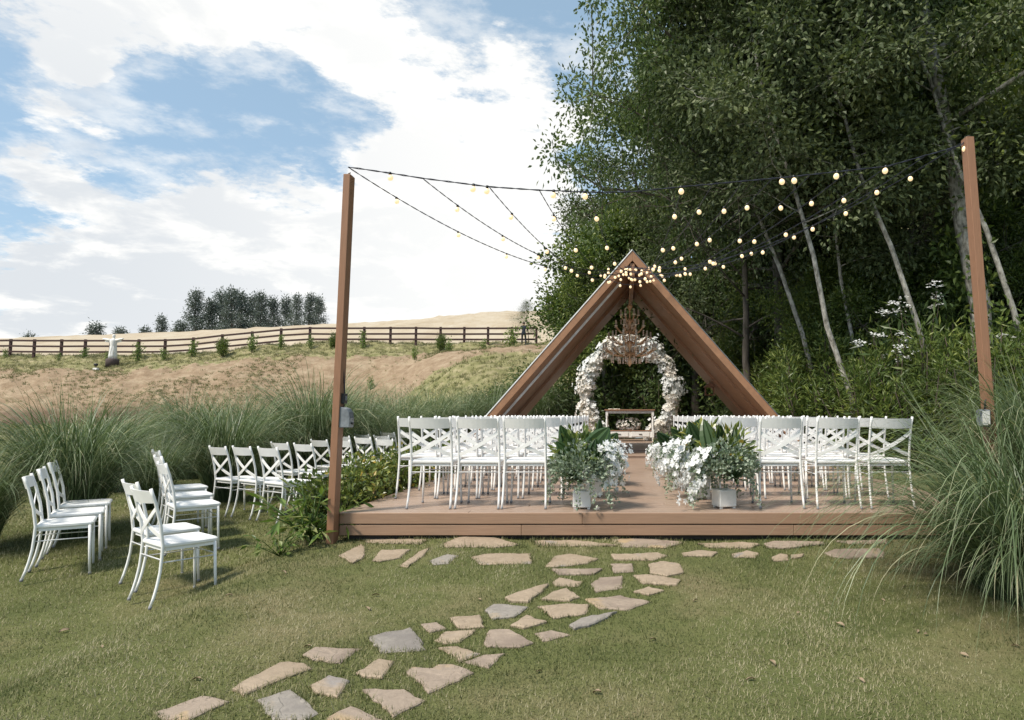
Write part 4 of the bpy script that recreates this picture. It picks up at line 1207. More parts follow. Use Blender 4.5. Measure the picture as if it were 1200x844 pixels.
# bulbs looped round the peak
for i, (ox, dz, w_, n) in enumerate([(0, .05, .42, 5), (.03, -.08, .62, 7)]):
    c = apex + np.array([ox, -.08 - .05 * i, dz + .05])
    string_light(c + np.array([-w_, 0, -.02]), c + np.array([w_, 0, 0]), .20 + .06 * i, n, ['short upper', 'longer lower'][i] + ' festoon loop hanging across the A-frame peak', .02, .98)

# ------------------------------------------------------------------ shrubs
def cluster_leaves(cents, per, sig, L, Wd, rg, upb=.5, outc=None, droop=0.0):
    C = np.repeat(cents, per, 0); n = len(C)
    off = rg.normal(size=(n, 3)) * sig
    D = nrm(off / (np.asarray(sig) + 1e-6) + .8 * rdir(n, rg) + np.array([0, 0, -droop]))
    N = nrm(rdir(n, rg) * .8 + np.array([0, 0, upb]))
    V, F = leaf_quads(C + off, D, N, rg.uniform(.65, 1.25, n) * L, rg.uniform(.7, 1.2, n) * Wd)
    ct = np.repeat(rg.uniform(0, 1, len(cents)), per)
    return V, F, np.clip(.5 * ct + .5 * rg.uniform(0, 1, n), 0, 1)


def shrub_mesh(seed, n_stem, h, r, L, Wd, per, droop=0.0, upb=.5, sig=.09, layers=4):
    rg = np.random.RandomState(seed); cents = []; tr = MB()
    for k in range(n_stem):
        an = rg.uniform(0, 6.28); rr = r * math.sqrt(rg.uniform(0, 1)); hh = h * rg.uniform(.65, 1.05) * (1 - .35 * (rr / r) ** 2)
        tip = np.array([rr * cos(an), rr * sin(an), hh]); b0 = tip * np.array([.25, .25, 0]) + [0, 0, -.03]
        tr.tube([b0, (b0 + tip) / 2 + rg.normal(0, .03, 3), tip], [.012 * h, .008 * h, .003 * h], 5)
        for q in np.linspace(.25, 1, layers): cents.append(b0 + (tip - b0) * q + rg.normal(0, .04, 3) * r)
    V, F, T = cluster_leaves(np.array(cents), per, sig, L, Wd, rg, upb, None, droop)
    V[:, 2] = np.maximum(V[:, 2], 0.0)
    return np_mesh('shrub_leaves', V, F, T), tr.mesh('shrub_stems')


def shrub(name, meshes, x, y, rz, sc, label, catg, group, lmat, smat=None, z=None):
    o = thing(name, label, catg, (x, y, float(gz(x, y)) - .02 if z is None else z), rz, group)
    link('leaves', meshes[0], lmat, o); link('stems', meshes[1], smat or M['bark_dark'], o)
    o.scale = sc if hasattr(sc, '__len__') else (sc,) * 3
    return o


hs = [shrub_mesh(200 + i, 26, .62, .36, .070, .045, 15, 0, .6, .055, 4) for i in range(3)]
HY = [6.95, 7.5, 8.1, 8.75, 9.4, 10.1, 10.9, 11.8, 12.8, 13.9]
hl = ['deck hedge shrub of round yellow green leaves right behind the corner post', 'second deck hedge shrub from the corner post', 'third deck hedge shrub from the corner post', 'fourth deck hedge shrub from the corner post', 'fifth deck hedge shrub from the corner post', 'sixth deck hedge shrub, beside the chairs of the second row', 'seventh deck hedge shrub from the corner post', 'eighth deck hedge shrub from the corner post', 'ninth deck hedge shrub from the corner post', 'last deck hedge shrub by the A-frame foot']
for i, yy in enumerate(HY):
    xx = -2.93 + .05 * math.sin(i * 2.3)
    z = .03 + min(0, 0)
    shrub('hedge_shrub', hs[i % 3], xx, yy, i * 1.3, (.80, .95, .98 + .05 * math.sin(i)), hl[i], 'shrub', 'low hedge along the deck', M['leaf_hedge'], z=float(gz(-2.9, yy)) - .02)
# broad-leaved lily plant in front of the post
rg = np.random.RandomState(210)
def lily(x, y, sc, label, seed, n=34):
    rg = np.random.RandomState(seed); st = MB(); parts = []
    for k in range(n):
        an = rg.uniform(0, 6.28); el = rg.uniform(.35, 1.45); hh = rg.uniform(.22, .66)
        tip = np.array([cos(an) * cos(el) * hh, sin(an) * cos(el) * hh, sin(el) * hh]); st.tube([tip * .0, tip * .55 + [0, 0, .04], tip], [.007, .006, .004], 5)
        for q in range(5):
            p = tip * rg.uniform(.5, 1.0); d = nrm(np.array([cos(an + rg.normal() * .9), sin(an + rg.normal() * .9), rg.uniform(-.9, .7)]))
            V, F = leaf_quads(p[None], d[None], np.array([[rg.normal() * .4, rg.normal() * .4, 1]]), rg.uniform(.12, .22), rg.uniform(.04, .065), .2); parts.append((V, F, np.array([rg.uniform(0, 1) ** 1.2])))
    V, F, T = cat(parts)
    o = thing('lily_plant', label, 'plant', (x, y, float(gz(x, y))), 0); link('leaves', np_mesh('lily_leaves', V, F, T), M['leaf_lily'], o); link('stems', st.mesh('lily_stems'), M['leaf_lily'], o); o.scale = (sc,) * 3
lily(-2.92, 6.48, .92, 'leafy lily plant with long drooping leaves at the foot of the hedge corner post', 5, 34)
lily(-2.98, 6.05, .5, 'small sprawling lily plant in front of the corner post', 7, 14)

# ------------------------------------------------------------------ trees
def tree_mesh(seed, H, r0, lo, spread, n_limb, per, sig, L, Wd, lean=(0, 0), droop=.15, twigs=4, topk=.86, up=.5, upb=.45, bare=0.0):
    rg = np.random.RandomState(seed); tr = MB(); cents = []
    zs = np.linspace(0, 1, 9); wob = np.cumsum(rg.normal(0, .030 * H / 4, (9, 2)), 0); wob[0] = 0
    tp = [np.array([lean[0] * q ** 1.2 * H + wob[i, 0], lean[1] * q ** 1.2 * H + wob[i, 1], q * H * topk - .15 * (i == 0)]) for i, q in enumerate(zs)]
    tr.tube(tp, [r0 * (1 - .8 * q) * (1.25 if q == 0 else 1) for q in zs], 9)
    def tpos(q):
        f = q * 8; i = min(7, int(f)); return tp[i] + (tp[i + 1] - tp[i]) * (f - i)
    for k in range(n_limb):
        q = lo + (1 - lo) * (k + rg.uniform(0, 1)) / n_limb; q = min(q, .99); p0 = tpos(q)
        an = k * 2.4 + rg.normal(0, .5); prof = math.sin(pi * min(1, (q - lo) / (1 - lo) * .72 + .28)); ln_ = spread * prof * rg.uniform(.65, 1.15)
        el = up + .5 * (q - .5) + rg.normal(0, .15)
        pts = [p0]; d = np.array([cos(an) * cos(el), sin(an) * cos(el), sin(el)])
        for j in range(5):
            d = nrm(d + rg.normal(0, .13, 3) + np.array([0, 0, -.04])); pts.append(pts[-1] + d * ln_ / 5)
        rl = r0 * .34 * (1 - .6 * q)
        tr.tube(pts, [rl * (1 - .16 * j) for j in range(6)], 6)
        for j in range(2, 6):
            if j > 2: cents.append(pts[j] + rg.normal(0, .1, 3))
            for tw in range(twigs):
                d2 = nrm(d * .5 + rdir(1, rg)[0] + np.array([0, 0, .15])); l2 = ln_ * rg.uniform(.16, .34)
                e = pts[j] + d2 * l2; mid_ = pts[j] + d2 * l2 * .5 + rg.normal(0, .04, 3)
                tr.tube([pts[j], mid_, e], [rl * .28, rl * .2, rl * .08], 4, False)
                if rg.uniform() > bare: cents.append(e); cents.append(mid_ + rg.normal(0, .12, 3))
    cents.append(tp[-1])
    V, F, T = cluster_leaves(np.array(cents), per, sig, L, Wd, rg, upb, None, droop)
    return np_mesh('tree_leaves', V, F, T), tr.mesh('tree_wood')


TP = {
 'tall_a': tree_mesh(301, 15, .24, .30, 4.6, 22, 60, .27, .165, .100, (0, 0)),
 'tall_b': tree_mesh(302, 14, .20, .28, 4.2, 22, 64, .25, .14, .082, (-.05, .02)),
 'tall_c': tree_mesh(303, 16, .26, .35, 5.0, 20, 52, .34, .24, .125, (.04, 0)),
 'over': tree_mesh(304, 15, .28, .34, 7.2, 30, 84, .25, .14, .080, (-.06, 0), .25, 5, .8, .32),
 'mid': tree_mesh(305, 8, .13, .22, 2.7, 22, 58, .22, .13, .080, (0, 0)),
 'mid2': tree_mesh(306, 8.5, .12, .25, 2.5, 20, 56, .22, .15, .060, (.03, 0), .5),
 'slim': tree_mesh(307, 13, .068, .42, 2.2, 17, 34, .24, .13, .075, (-.16, .0), .3, 3, .9),
 'slim2': tree_mesh(308, 12, .055, .40, 2.0, 16, 34, .24, .13, .075, (-.10, .04), .3, 3, .9),
 'big_pale': tree_mesh(309, 16, .27, .45, 4.5, 16, 52, .32, .18, .085, (-.13, .0), .2, 4, .9, .55),
 'slim3': tree_mesh(311, 12.5, .066, .44, 2.0, 16, 34, .24, .13, .075, (-.30, .02), .3, 3, .92),
 'wispy': tree_mesh(310, 10, .10, .25, 3.4, 22, 14, .34, .12, .04, (-.05, 0), .2, 6, .85, .4, .4, .35),
}


def IVY(o):
    rg = np.random.RandomState(44); me = TP['big_pale'][1]; co = np.array([v.co for v in me.vertices][:81]).reshape(9, 9, 3); ax_ = co.mean(1)
    cents = []
    for k in range(70):
        q = rg.uniform(.08, .62) * 8; i = int(q); p = ax_[i] + (ax_[i + 1] - ax_[i]) * (q - i); an = rg.uniform(0, 6.28)
        cents.append(p + np.array([cos(an), sin(an), 0]) * rg.uniform(.22, .42))
    V, F, T = cluster_leaves(np.array(cents), 12, .13, .17, .10, rg, .4, None, .5)
    link('climbing_ivy', np_mesh('ivy', V, F, T), M['leaf_bright'], o)['kind'] = 'stuff'


def tree(name, key, x, y, rz, sc, label, group, lmat, bmat):
    o = thing(name, label, 'tree', (x, y, float(gz(x, y)) - .05), rz, group)
    link('crown', TP[key][0], lmat, o); link('trunk', TP[key][1], bmat, o)
    o.scale = sc if hasattr(sc, '__len__') else (sc,) * 3
    if key == 'big_pale': IVY(o)
    return o


FG = 'trees of the forest edge'
T_ = [
 ('over', 4.4, 18.5, 0, (.78, .85, 1.0), 'wide tree stretching leafy branches over the A-frame toward the open sky', 'forest', 'grey'),
 ('mid', -.7, 27.0, .5, 1.02, 'light green tree at the open end of the forest, beside the dry hill', 'bright', 'grey'),
 ('mid2', -.75, 24.5, 1.5, .85, 'green tree with pale trunk standing just behind the A-frame hedge leg', 'bright', 'white'),
 ('mid', .6, 25.5, 2.5, 1.22, 'tree rising directly behind the A-frame peak', 'bright', 'grey'),
 ('tall_b', 2.6, 24.0, 2.0, .82, 'olive tree behind the forest side slope of the A-frame', 'olive', 'grey'),
 ('wispy', 3.4, 17.6, 1.2, 1.15, 'wispy half bare tree right of the A-frame peak', 'olive', 'grey'),
 ('wispy', 6.6, 16.6, 3.2, 1.05, 'tangled twiggy tree over the forest side of the deck', 'olive', 'grey'),
 ('tall_a', 6.5, 22.5, .3, 1.0, 'tall dark broadleaf tree behind the wispy one', 'forest', 'dark'),
 ('tall_c', 9.8, 21.0, 1.1, 1.0, 'tall dark large leaved tree behind the slim white trunks', 'forest', 'grey'),
 ('tall_b', 12.6, 19.0, 2.2, 1.05, 'olive tinted tree behind the leaning forest side post', 'olive', 'dark'),
 ('tall_a', 15.0, 17.0, 3.1, 1.05, 'dark tree filling the upper picture corner', 'forest', 'dark'),
 ('tall_c', 4.5, 28.0, 4.0, 1.05, 'tall tree deep in the forest behind the A-frame', 'forest', 'dark'),
 ('tall_a', 8.5, 28.0, 5.0, 1.1, 'tall tree deep in the forest behind the twiggy tree', 'forest', 'dark'),
 ('tall_b', 12.5, 27.0, .8, 1.2, 'tall tree deep in the forest behind the slim trunks', 'forest', 'dark'),
 ('tall_c', 17.0, 25.0, 1.9, 1.15, 'tall tree deep in the forest behind the leaning post', 'forest', 'dark'),
 ('tall_a', 20.5, 22.0, 2.9, 1.1, 'tall tree deep in the forest at the picture edge', 'forest', 'dark'),
 ('tall_b', 1.8, 31.0, 3.9, 1.0, 'background tree between the A-frame peak and the light green tree', 'forest', 'dark'),
 ('slim', 4.55, 13.3, 0, .95, 'slim leaning tree with white trunk nearest the twiggy tree', 'olive', 'white'),
 ('slim2', 5.3, 14.6, 0, 1.0, 'second slim white trunk, thinner and steeper', 'olive', 'white'),
 ('slim3', 6.6, 13.2, 0, 1.0, 'slim leaning white trunk just before the leaning post', 'olive', 'white'),
 ('slim3', 4.9, 15.2, 0, 1.0, 'thin pale trunk crossing behind the festoon lights', 'forest', 'white'),
 ('big_pale', 7.2, 13.2, 0, .9, 'thick mottled pale trunk leaning beside the forest side post', 'bright', 'white'),
 ('slim3', 8.4, 13.0, 0, 1.05, 'pale crooked trunk on the far side of the leaning post', 'forest', 'white'),
 ('mid', 5.6, 15.4, 1.9, .60, 'leafy mid green tree behind the nearest slim white trunk', 'bright', 'grey'),
 ('mid2', 7.4, 15.6, 3.9, .66, 'leafy mid green tree between the slim white trunks', 'bright', 'grey'),
 ('mid', 9.3, 14.6, .9, .62, 'leafy mid green tree right of the leaning post', 'bright', 'grey'),
 ('mid', 4.3, 20.5, 4.1, .72, 'leafy green tree directly behind the forest slope of the A-frame', 'bright', 'grey'),
 ('mid2', 4.9, 16.2, .7, .62, 'drooping dark leaf tree beside the forest slope of the A-frame', 'forest', 'dark'),
 ('mid', 6.5, 17.8, 2.7, .8, 'bushy dark tree behind the yellow green shrubs', 'forest', 'dark'),
 ('mid2', 9.0, 17.6, 4.7, .85, 'drooping leaf tree among the slim trunks', 'forest', 'dark'),
 ('mid', 11.6, 15.8, 5.5, .85, 'bushy dark tree behind the leaning post', 'forest', 'dark'),
 ('mid', 13.8, 14.0, 1.5, .95, 'bushy dark tree at the picture edge behind the pampas', 'forest', 'dark'),
]
for key, x, y, rz, sc, lab, lm_, bm_ in T_:
    o_ = tree('forest_tree', key, x, y, rz, sc, lab, FG, M['leaf_' + lm_], M['bark_' + bm_])

# understory shrubs
us = [shrub_mesh(320 + i, 44, 2.7, 1.15, .16, .036, 26, -.75, .2, .13, 9) for i in range(2)]
ud = [shrub_mesh(330 + i, 28, 2.6, 1.25, .20, .08, 18, .3, .5, .22, 6) for i in range(2)]
UG = 'shrubs at the forest foot'
U_ = [('y', 4.15, 17.6, .95, 'yellow green shrub hugging the foot of the A-frame'), ('y', 4.35, 16.2, 1.0, 'second yellow green shrub from the A-frame foot'), ('y', 4.7, 13.0, .85, 'yellow green shrub close behind the outer deck chairs'), ('y', 5.5, 12.6, .95, 'yellow green shrub in front of the slim white trunks'), ('y', 6.4, 12.3, 1.0, 'yellow green shrub covering the foot of the leaning white trunk'), ('y', 7.3, 11.6, 1.0, 'yellow green shrub beyond the leaning post, behind the pampas'), ('y', 8.6, 11.2, 1.0, 'outermost yellow green shrub behind the huge pampas clump'),
      ('y', 4.2, 14.6, 1.0, 'yellow green needle leaved shrub at the forest foot, nearest the A-frame'), ('y', 5.6, 14.3, 1.1, 'yellow green shrub behind the forest side chair rows'), ('y', 7.0, 14.0, 1.15, 'yellow green shrub behind the outermost deck chairs'),
      ('y', 8.3, 13.2, 1.05, 'yellow green shrub left of the leaning post'), ('y', 9.6, 12.4, 1.0, 'yellow green shrub right behind the leaning post'), ('y', 10.9, 12.6, .95, 'yellow green shrub at the picture edge'),
      ('d', 4.2, 19.3, 1.0, 'dark shrub under the forest side slope of the A-frame'), ('d', 3.9, 21.2, 1.1, 'dark shrub seen through the arch, forest side'), ('d', 1.4, 24.2, 1.0, 'dark shrub seen through the flower arch'), ('d', -.6, 24.4, .95, 'dark shrub seen through the arch, hedge side'),
      ('d', -2.2, 24.0, .9, 'dark shrub behind the hedge leg of the A-frame'), ('d', -3.4, 26.0, .75, 'dark round shrub at the end of the grassy slope'), ('d', 5.2, 16.0, 1.15, 'dark shrub between the A-frame and the yellow green shrubs'), ('d', 7.4, 15.6, 1.25, 'dark shrub below the twiggy tree'),
      ('d', 9.2, 14.8, 1.2, 'dark shrub below the slim white trunks'), ('d', 11.2, 13.6, 1.2, 'dark shrub beyond the leaning post'), ('d', 4.6, 22.5, 1.4, 'dark shrub deep behind the A-frame'), ('d', 2.2, 25.5, 1.5, 'tall dark shrub deep behind the arch'), ('d', 7.4, 20.0, 1.4, 'dark shrub deep among the trunks'), ('d', 10.4, 18.2, 1.4, 'dark shrub deep behind the slim trunks'),
      ('d', -.6, 27.5, 1.5, 'tall dark shrub far behind the flower arch')]
for i, (k, x, y, sc, lab) in enumerate(U_):
    shrub('forest_shrub', (us if k == 'y' else ud)[i % 2], x, y, i * 1.7, sc, lab, 'shrub', UG, M['leaf_bright'] if k == 'y' else M['leaf_forest'])

# white-flowering tall weeds on the forest edge
def umbel(x, y, h, seed, label):
    rg = np.random.RandomState(seed); st = MB(); cs = []; lv = []
    for k in range(5):
        an = rg.uniform(0, 6.28); tip = np.array([cos(an) * .75 * rg.uniform(.2, 1), sin(an) * .6 * rg.uniform(.2, 1), h * rg.uniform(.62, 1.05)])
        st.tube([(0, 0, -.05), tip * [.5, .5, .55], tip], [.012, .009, .004], 5)
        for q in range(4):
            c0 = tip + rg.normal(0, 1, 3) * [.11, .08, .05]
            for q2 in range(9): cs.append(c0 + rg.normal(0, 1, 3) * [.045, .045, .02])
        for q in range(46): lv.append(tip * [1, 1, rg.uniform(.25, .97)] + rg.normal(0, .14, 3))
    cs = np.array(cs); lv = np.array(lv); o = thing('flowering_weed', label, 'plant', (x, y, float(gz(x, y))), 0, 'white flowering weeds at the forest edge')
    V, F, T = flower_quads(cs, np.tile([0, -.3, 1.], (len(cs), 1)) + .3 * rdir(len(cs), rg), .05, 5, rg); link('flower_heads', np_mesh('weed_flowers', V, F, T), M['petal'], o)
    V, F = leaf_quads(lv, rdir(len(lv), rg) + [0, 0, -.5], rdir(len(lv), rg) + [0, 0, .6], .26, .06); link('leaves', np_mesh('weed_leaves', V, F, rg.uniform(0, 1, len(lv))), M['leaf_forest'], o)
    st.build('stems', M['bark_dark'], o)
umbel(4.85, 12.4, 3.1, 1, 'white flowering weed left of the leaning post'); 
umbel(5.5, 12.8, 3.5, 3, 'tallest white flowering weed among the slim trunks'); umbel(7.3, 12.0, 2.5, 4, 'white flowering weed at the picture edge'); 

# shrubs on the grassy slope behind the deck
for i, (px, Y, sc, lab) in enumerate([(560, 27.0, .75, 'round shrub low on the grassy slope behind the pampas'), (583, 28.5, .85, 'round shrub halfway up the grassy slope'), (606, 28.0, 1.0, 'round shrub on the slope beside the A-frame leg'), (535, 26.5, .6, 'small shrub at the bottom of the grassy slope'), (505, 26.0, .55, 'low shrub among the pampas tops'), (625, 30.0, 1.05, 'big shrub at the top of the grassy slope under the trees'), (645, 27.0, 1.0, 'big shrub behind the A-frame hedge leg')]):
    X = (px - CX) / F_PX * Y
    shrub('slope_shrub', ud[i % 2], X, Y, i * 2.1, (sc * .9, sc * .9, sc * .62), lab, 'shrub', 'shrubs on the grassy slope', M['leaf_olive'])


def tufts(name, label, xr, yr, n, prob, L, Wd, per, tone0, seed):
    rg = np.random.RandomState(seed); X = rg.uniform(*xr, n); Y = rg.uniform(*yr, n)
    keep = rg.uniform(0, 1, n) < prob(X, Y); X, Y = X[keep], Y[keep]
    Z = gz(X, Y) + jitter_fn(X, Y) * .16
    C = np.repeat(np.stack([X, Y, Z], 1), per, 0); k = len(C); C[:, :2] += rg.normal(0, .07, (k, 2))
    D = nrm(np.stack([rg.normal(0, .6, k), rg.normal(0, .6, k), np.ones(k)], 1)); az = rg.uniform(0, 6.28, k)
    side = np.stack([np.cos(az), np.sin(az), np.zeros(k)], 1); l = rg.uniform(.5, 1.3, k)[:, None] * L
    V = np.stack([C - side * Wd / 2, C + side * Wd / 2, C + D * l], 1).reshape(-1, 3)
    T = np.clip(tone0 + .2 * np.repeat(vnoise(X, Y, .5, seed), per) + rg.normal(0, .16, k), 0, 1)
    o = link(name, np_mesh(name, V, np.arange(3 * k).reshape(-1, 3), T), M['grass_blade']); tag(o, label, 'grass', kind='stuff')


tufts('slope_grass', 'rough yellowish grass covering the green slope and the fence strip', (-48, -2), (24.5, 51), 30000,
      lambda X, Y: np.clip(grassy(X, Y, 0) - .1 + .3 * vnoise(X, Y, .6, 8), 0, 1) * np.where(Y < 30, 1, .7), .17, .03, 9, .60, 91)
tufts('bank_weeds', 'scattered weeds on the bare earth bank', (-48, -6), (39.5, 47), 9000,
      lambda X, Y: np.clip(vnoise(X, Y, .35, 12) * 1.3 + .25, 0, 1), .13, .035, 12, .55, 92)

# ------------------------------------------------------------------ fence, statue, saplings, person
FY = 49.0
fence = thing('rail_fence', 'long dark brown three rail fence along the top of the earth bank', 'fence', (0, FY, 0))
fpx = [-22, 9, 37, 69, 97, 127, 160, 191, 224, 258, 293, 327, 361, 395, 425, 456, 486, 515, 543, 571, 599, 628]
fx = [(p - CX) / F_PX * FY for p in fpx]; fz = [float(gz(x, FY)) for x in fx]
for x, z in zip(fx, fz): MB().bbox(x - .075, x + .075, -.075, .075, z - .3, z + 1.27, .01).build('fence_post', M['fence'], fence)
for h in (.35, .75, 1.15):
    MB().strip([(x, -.10, z + h + random.uniform(-.015, .015)) for x, z in zip(fx, fz)], (0, 0, 1), (0, 1, 0), .13, .05).build('rail', M['fence'], fence)


def onhill(px, Y): X = (px - CX) / F_PX * Y; return X, Y, float(gz(X, Y))


x, y, z = onhill(130, 46.8)
stt = thing('statue', 'white robed statue with outstretched arms on a dark round plinth by the fence', 'statue', (x, y, z - .05), 0)
MB().lathe([(0, 0), (.39, 0), (.39, .50), (.36, .56), (0, .56)], 20).build('plinth', M['base'], stt)
mb = MB(); mb.lathe([(.0, .56), (.26, .565), (.25, .8), (.20, 1.2), (.19, 1.5), (.23, 1.78), (.20, 1.9), (.08, 1.97), (.065, 2.02), (.0, 2.03)], 16)
for k in range(8):
    a = 2 * pi * k / 8; mb.tube([(.225 * cos(a), .225 * sin(a), .57), (.17 * cos(a), .17 * sin(a), 1.3), (.15 * cos(a), .15 * sin(a), 1.7)], [.05, .04, .02], 6)
for s in (-1, 1):
    mb.tube([(s * .12, 0, 1.84), (s * .35, -.03, 1.86), (s * .60, -.05, 1.92), (s * .72, -.06, 1.95)], [.10, .095, .075, .03], 8)
    mb.strip([(s * .2, 0, 1.78), (s * .55, -.03, 1.84)], (0, 0, 1), (0, 1, 0), .22, .05)
mb.build('robed_figure', M['white'], stt)
MB().lathe([(0, 1.98), (.055, 2.0), (.095, 2.06), (.10, 2.15), (.08, 2.23), (.0, 2.27)], 14).build('head', M['white'], stt)
x, y, z = onhill(111, 46.0)
sp = thing('spot_light', 'tiny black spotlight on a pale stone in front of the statue', 'spotlight', (x, y, z), 0)
MB().bbox(-.16, .16, -.12, .12, -.05, .12, .03).build('stone_foot', M['white'], sp); MB().lathe([(0, .12), (.03, .12), (.03, .25), (.11, .27), (.13, .42), (0, .44)], 10).build('lamp_head', M['black'], sp)

sm = [shrub_mesh(400 + i, 7, 1.2, .28, .16, .09, 9, .2, .5, .09, 4) for i in range(3)]
cm = shrub_mesh(410, 24, 1.35, .34, .11, .05, 16, -.2, .4, .08, 6)
SG = 'saplings planted along the bank'
SP = [(4, 48.3, .8, 0, 'sapling at the far open end of the fence'), (67, 48.0, .6, 1, 'tiny sapling by the fence left of the statue'), (96, 48.2, 1.0, 2, 'thin sapling before the fence, nearest left of the statue'), (124, 48.0, .7, 0, 'low sapling behind the statue'), (160, 48.0, 1.35, 1, 'tall thin sapling right of the statue'), (191, 47.8, 1.0, 2, 'leafy sapling before the fence under the first eucalyptus'),
      (224, 48.0, 1.4, 0, 'tall sapling with yellow top below the eucalyptus group'), (327, 48.0, 1.05, 1, 'thin sapling left of the corner post'), (293, 48.0, 1.35, 2, 'sapling before the fence below the eucalyptus group end'), (362, 48.0, 1.0, 0, 'sapling on the fence just left of the post'),
      (424, 48.0, 1.25, 1, 'thin sapling right of the corner post'), (485, 43.0, .95, 2, 'sapling low on the bare earth, nearest the pampas'), (525, 44.0, 1.05, 0, 'sapling in the middle of the bare earth slope'), (566, 46.0, 1.15, 1, 'sapling high on the slope near the person'), (598, 47.5, 1.9, 2, 'tallest sapling beside the person at the fence'), (435, 42.5, .9, 0, 'sapling on the earth above the pampas behind the post')]
for px, Y, sc, k, lab in SP:
    x, y, z = onhill(px, Y); shrub('sapling', sm[k], x, y, px * .1, (sc * .6, sc * .6, sc * .85), lab, 'sapling', SG, M['leaf_lily'], M['bark_grey'])
for px, Y, sc, lab in [(259, 47.8, .95, 'cone shaped bush before the fence below the eucalyptus group'), (390, 47.8, .9, 'small cone bush half hidden by the corner post'), (516, 47.6, .85, 'round dense bush before the fence')]:
    x, y, z = onhill(px, Y); shrub('conical_bush', cm, x, y, px, sc, lab, 'bush', 'dense bushes along the fence', M['leaf_bright'], M['bark_grey'])
x, y, z = onhill(619, 49.5)
tree('young_tree', 'wispy', x, y, .4, .36, 'thin bare twiggy young tree beside the person at the fence', 'young trees by the fence', M['leaf_olive'], M['bark_grey'])

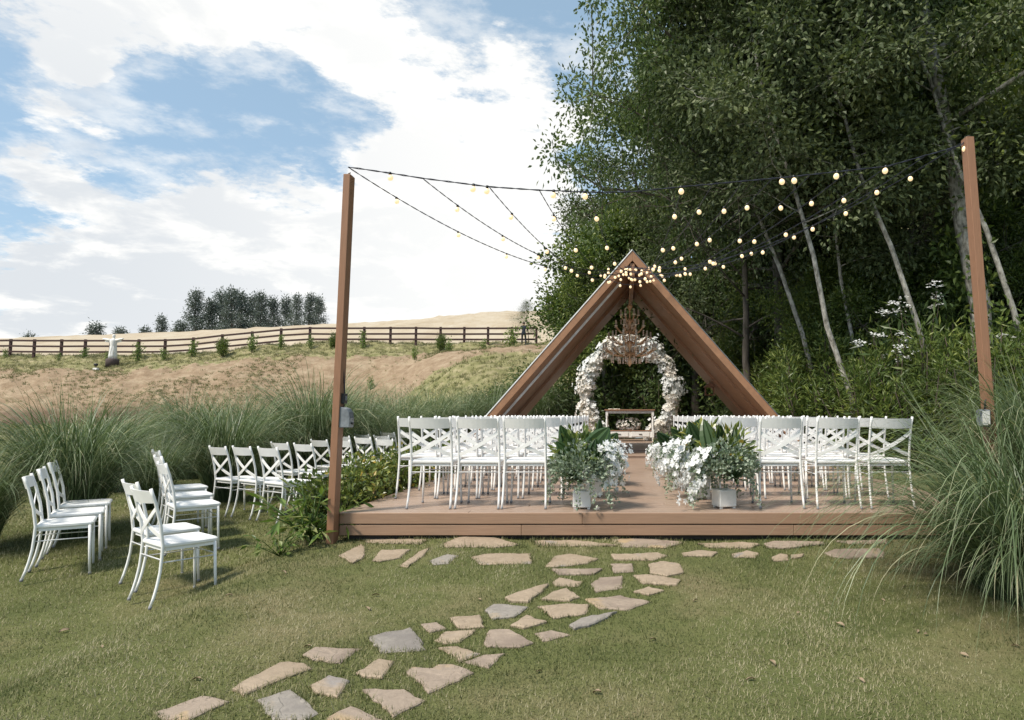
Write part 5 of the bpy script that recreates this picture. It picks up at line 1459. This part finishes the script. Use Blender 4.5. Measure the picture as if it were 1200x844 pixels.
# person leaning on the fence, seen from behind
x, y, z = onhill(613, 48.35)
def person(loc, rz):
    J = {'pel': (0, 0, .95), 'wa': (0, .02, 1.12), 'ch': (0, .07, 1.36), 'nk': (0, .10, 1.50), 'hd': (0, .13, 1.58), 'ht': (0, .15, 1.72),
         'sl': (-.17, .07, 1.43), 'el': (-.30, .20, 1.22), 'wl': (-.30, .44, 1.20), 'hl': (-.29, .52, 1.20), 'sr': (.17, .07, 1.43), 'er': (.27, .22, 1.20), 'wr': (.20, .45, 1.20), 'hr': (.17, .52, 1.20),
         'hpl': (-.10, 0, .90), 'kl': (-.11, .03, .50), 'al': (-.11, -.04, .08), 'tl': (-.12, .12, .03), 'hpr': (.10, 0, .90), 'kr': (.14, .05, .50), 'ar': (.16, -.06, .08), 'tr': (.18, .10, .03)}
    rad = {'pel': .135, 'wa': .125, 'ch': .145, 'nk': .055, 'hd': .085, 'ht': .075, 'sl': .065, 'el': .048, 'wl': .034, 'hl': .03, 'sr': .065, 'er': .048, 'wr': .034, 'hr': .03, 'hpl': .09, 'kl': .06, 'al': .042, 'tl': .035, 'hpr': .09, 'kr': .06, 'ar': .042, 'tr': .035}
    E = [('pel', 'wa'), ('wa', 'ch'), ('ch', 'nk'), ('nk', 'hd'), ('hd', 'ht'), ('ch', 'sl'), ('sl', 'el'), ('el', 'wl'), ('wl', 'hl'), ('ch', 'sr'), ('sr', 'er'), ('er', 'wr'), ('wr', 'hr'), ('pel', 'hpl'), ('hpl', 'kl'), ('kl', 'al'), ('al', 'tl'), ('pel', 'hpr'), ('hpr', 'kr'), ('kr', 'ar'), ('ar', 'tr')]
    keys = list(J); me = bpy.data.meshes.new('person_body'); me.from_pydata([J[k] for k in keys], [(keys.index(a), keys.index(b_)) for a, b_ in E], [])
    o = bpy.data.objects.new('person_tmp', me); COL.objects.link(o)
    sk = o.modifiers.new('skin', 'SKIN'); sk.use_smooth_shade = True
    for i, k in enumerate(keys): me.skin_vertices[0].data[i].radius = (rad[k], rad[k] * (.78 if k in ('pel', 'wa', 'ch') else 1)); 
    me.skin_vertices[0].data[0].use_root = True
    o.modifiers.new('sub', 'SUBSURF').levels = 2; o.modifiers['sub'].render_levels = 2
    dg = bpy.context.evaluated_depsgraph_get(); bm = bpy.data.meshes.new_from_object(o.evaluated_get(dg))
    bpy.data.objects.remove(o)
    skin = pm('skin', (.42, .26, .18), .6); shirt = pm('dark_blue_shirt', (.018, .024, .035), .8); trou = pm('dark_trousers', (.015, .018, .025), .8); shoe = pm('pale_shoe', (.5, .5, .5), .6)
    bm.materials.clear()
    for m_ in (skin, shirt, trou, shoe): bm.materials.append(m_)
    for p in bm.polygons:
        c = p.center; p.use_smooth = True
        if c.z > 1.5 or (c.y > .40 and c.z > 1.1): p.material_index = 0
        elif c.z > .93: p.material_index = 1
        elif c.z > .09: p.material_index = 2
        else: p.material_index = 3
    b_ = bpy.data.objects.new('person', bm); COL.objects.link(b_); b_.location = loc; b_.rotation_euler = (0, 0, rz)
    tag(b_, 'person in dark clothes seen from behind, leaning on the fence', 'person')
    MB().lathe([(.045, -.09), (.085, -.05), (.098, 0), (.088, .06), (.0, .10)], 14, (0, .125, 1.675)).build('hair', pm('dark_hair', (.02, .015, .012), .7), b_)
person((x, y, z), R(8))

# eucalyptus group on the ridge
EP = [tree_mesh(500 + i, 17, .2, .2, 2.3, 15, 11, .42, .42, .16, (0, 0), .5, 3, .97, .75) for i in range(3)]
EL = ['tallest eucalyptus, at the hill side start of the ridge group', 'eucalyptus second in the ridge group', 'eucalyptus third in the ridge group', 'eucalyptus fourth in the ridge group', 'eucalyptus fifth in the ridge group', 'eucalyptus in the middle of the ridge group', 'eucalyptus just past the middle of the ridge group', 'eucalyptus eighth in the ridge group', 'eucalyptus ninth in the ridge group', 'eucalyptus third from the far end of the ridge group', 'eucalyptus second from the far end of the ridge group', 'eucalyptus at the far end of the ridge group, nearest the corner post']
EG = 'eucalyptus trees on the ridge'
def euc(px, py_top, py_base, Y, k, lab, wide=1.0):
    X = (px - CX) / F_PX * Y; zt_ = at(px, py_top, Y)[2]; zb = float(gz(X, Y)) - .2
    zb = max(zb, at(px, py_base + 14, Y)[2]); zb = float(gz(X, Y)) - .2
    h = zt_ - zb; o = thing('eucalyptus', lab, 'tree', (X, Y, zb), px * .7, EG); link('crown', EP[k][0], M['leaf_euc'], o); link('trunk', EP[k][1], M['bark_grey'], o)
    s = h / 17.6; o.scale = (s * wide, s * wide, s)
for i, (px, tp_) in enumerate([(222, 337), (240, 345), (254, 336), (268, 335), (281, 337), (294, 342), (306, 341), (318, 345), (331, 345), (344, 344), (358, 340), (372, 345)]):
    euc(px, tp_, 390, 200 + (i % 3) * 9, i % 3, EL[i], 1.0)
for i, (px, tp_, by_, lab, wd) in enumerate([(188, 368, 392, 'small eucalyptus standing apart beside the ridge group', .9), (205, 372, 392, 'low tree at the foot of the ridge group', 1.3), (107, 376, 395, 'lone round topped tree far behind the fence, left of the statue', 1.4), (165, 382, 395, 'small far tree right of the statue', 1.2), (134, 380, 395, 'far tree rising behind the statue head', 1.2), (33, 388, 398, 'tiny far tree at the open end of the horizon', 1.0)]):
    euc(px, tp_, by_, 190, i % 3, lab, wd)
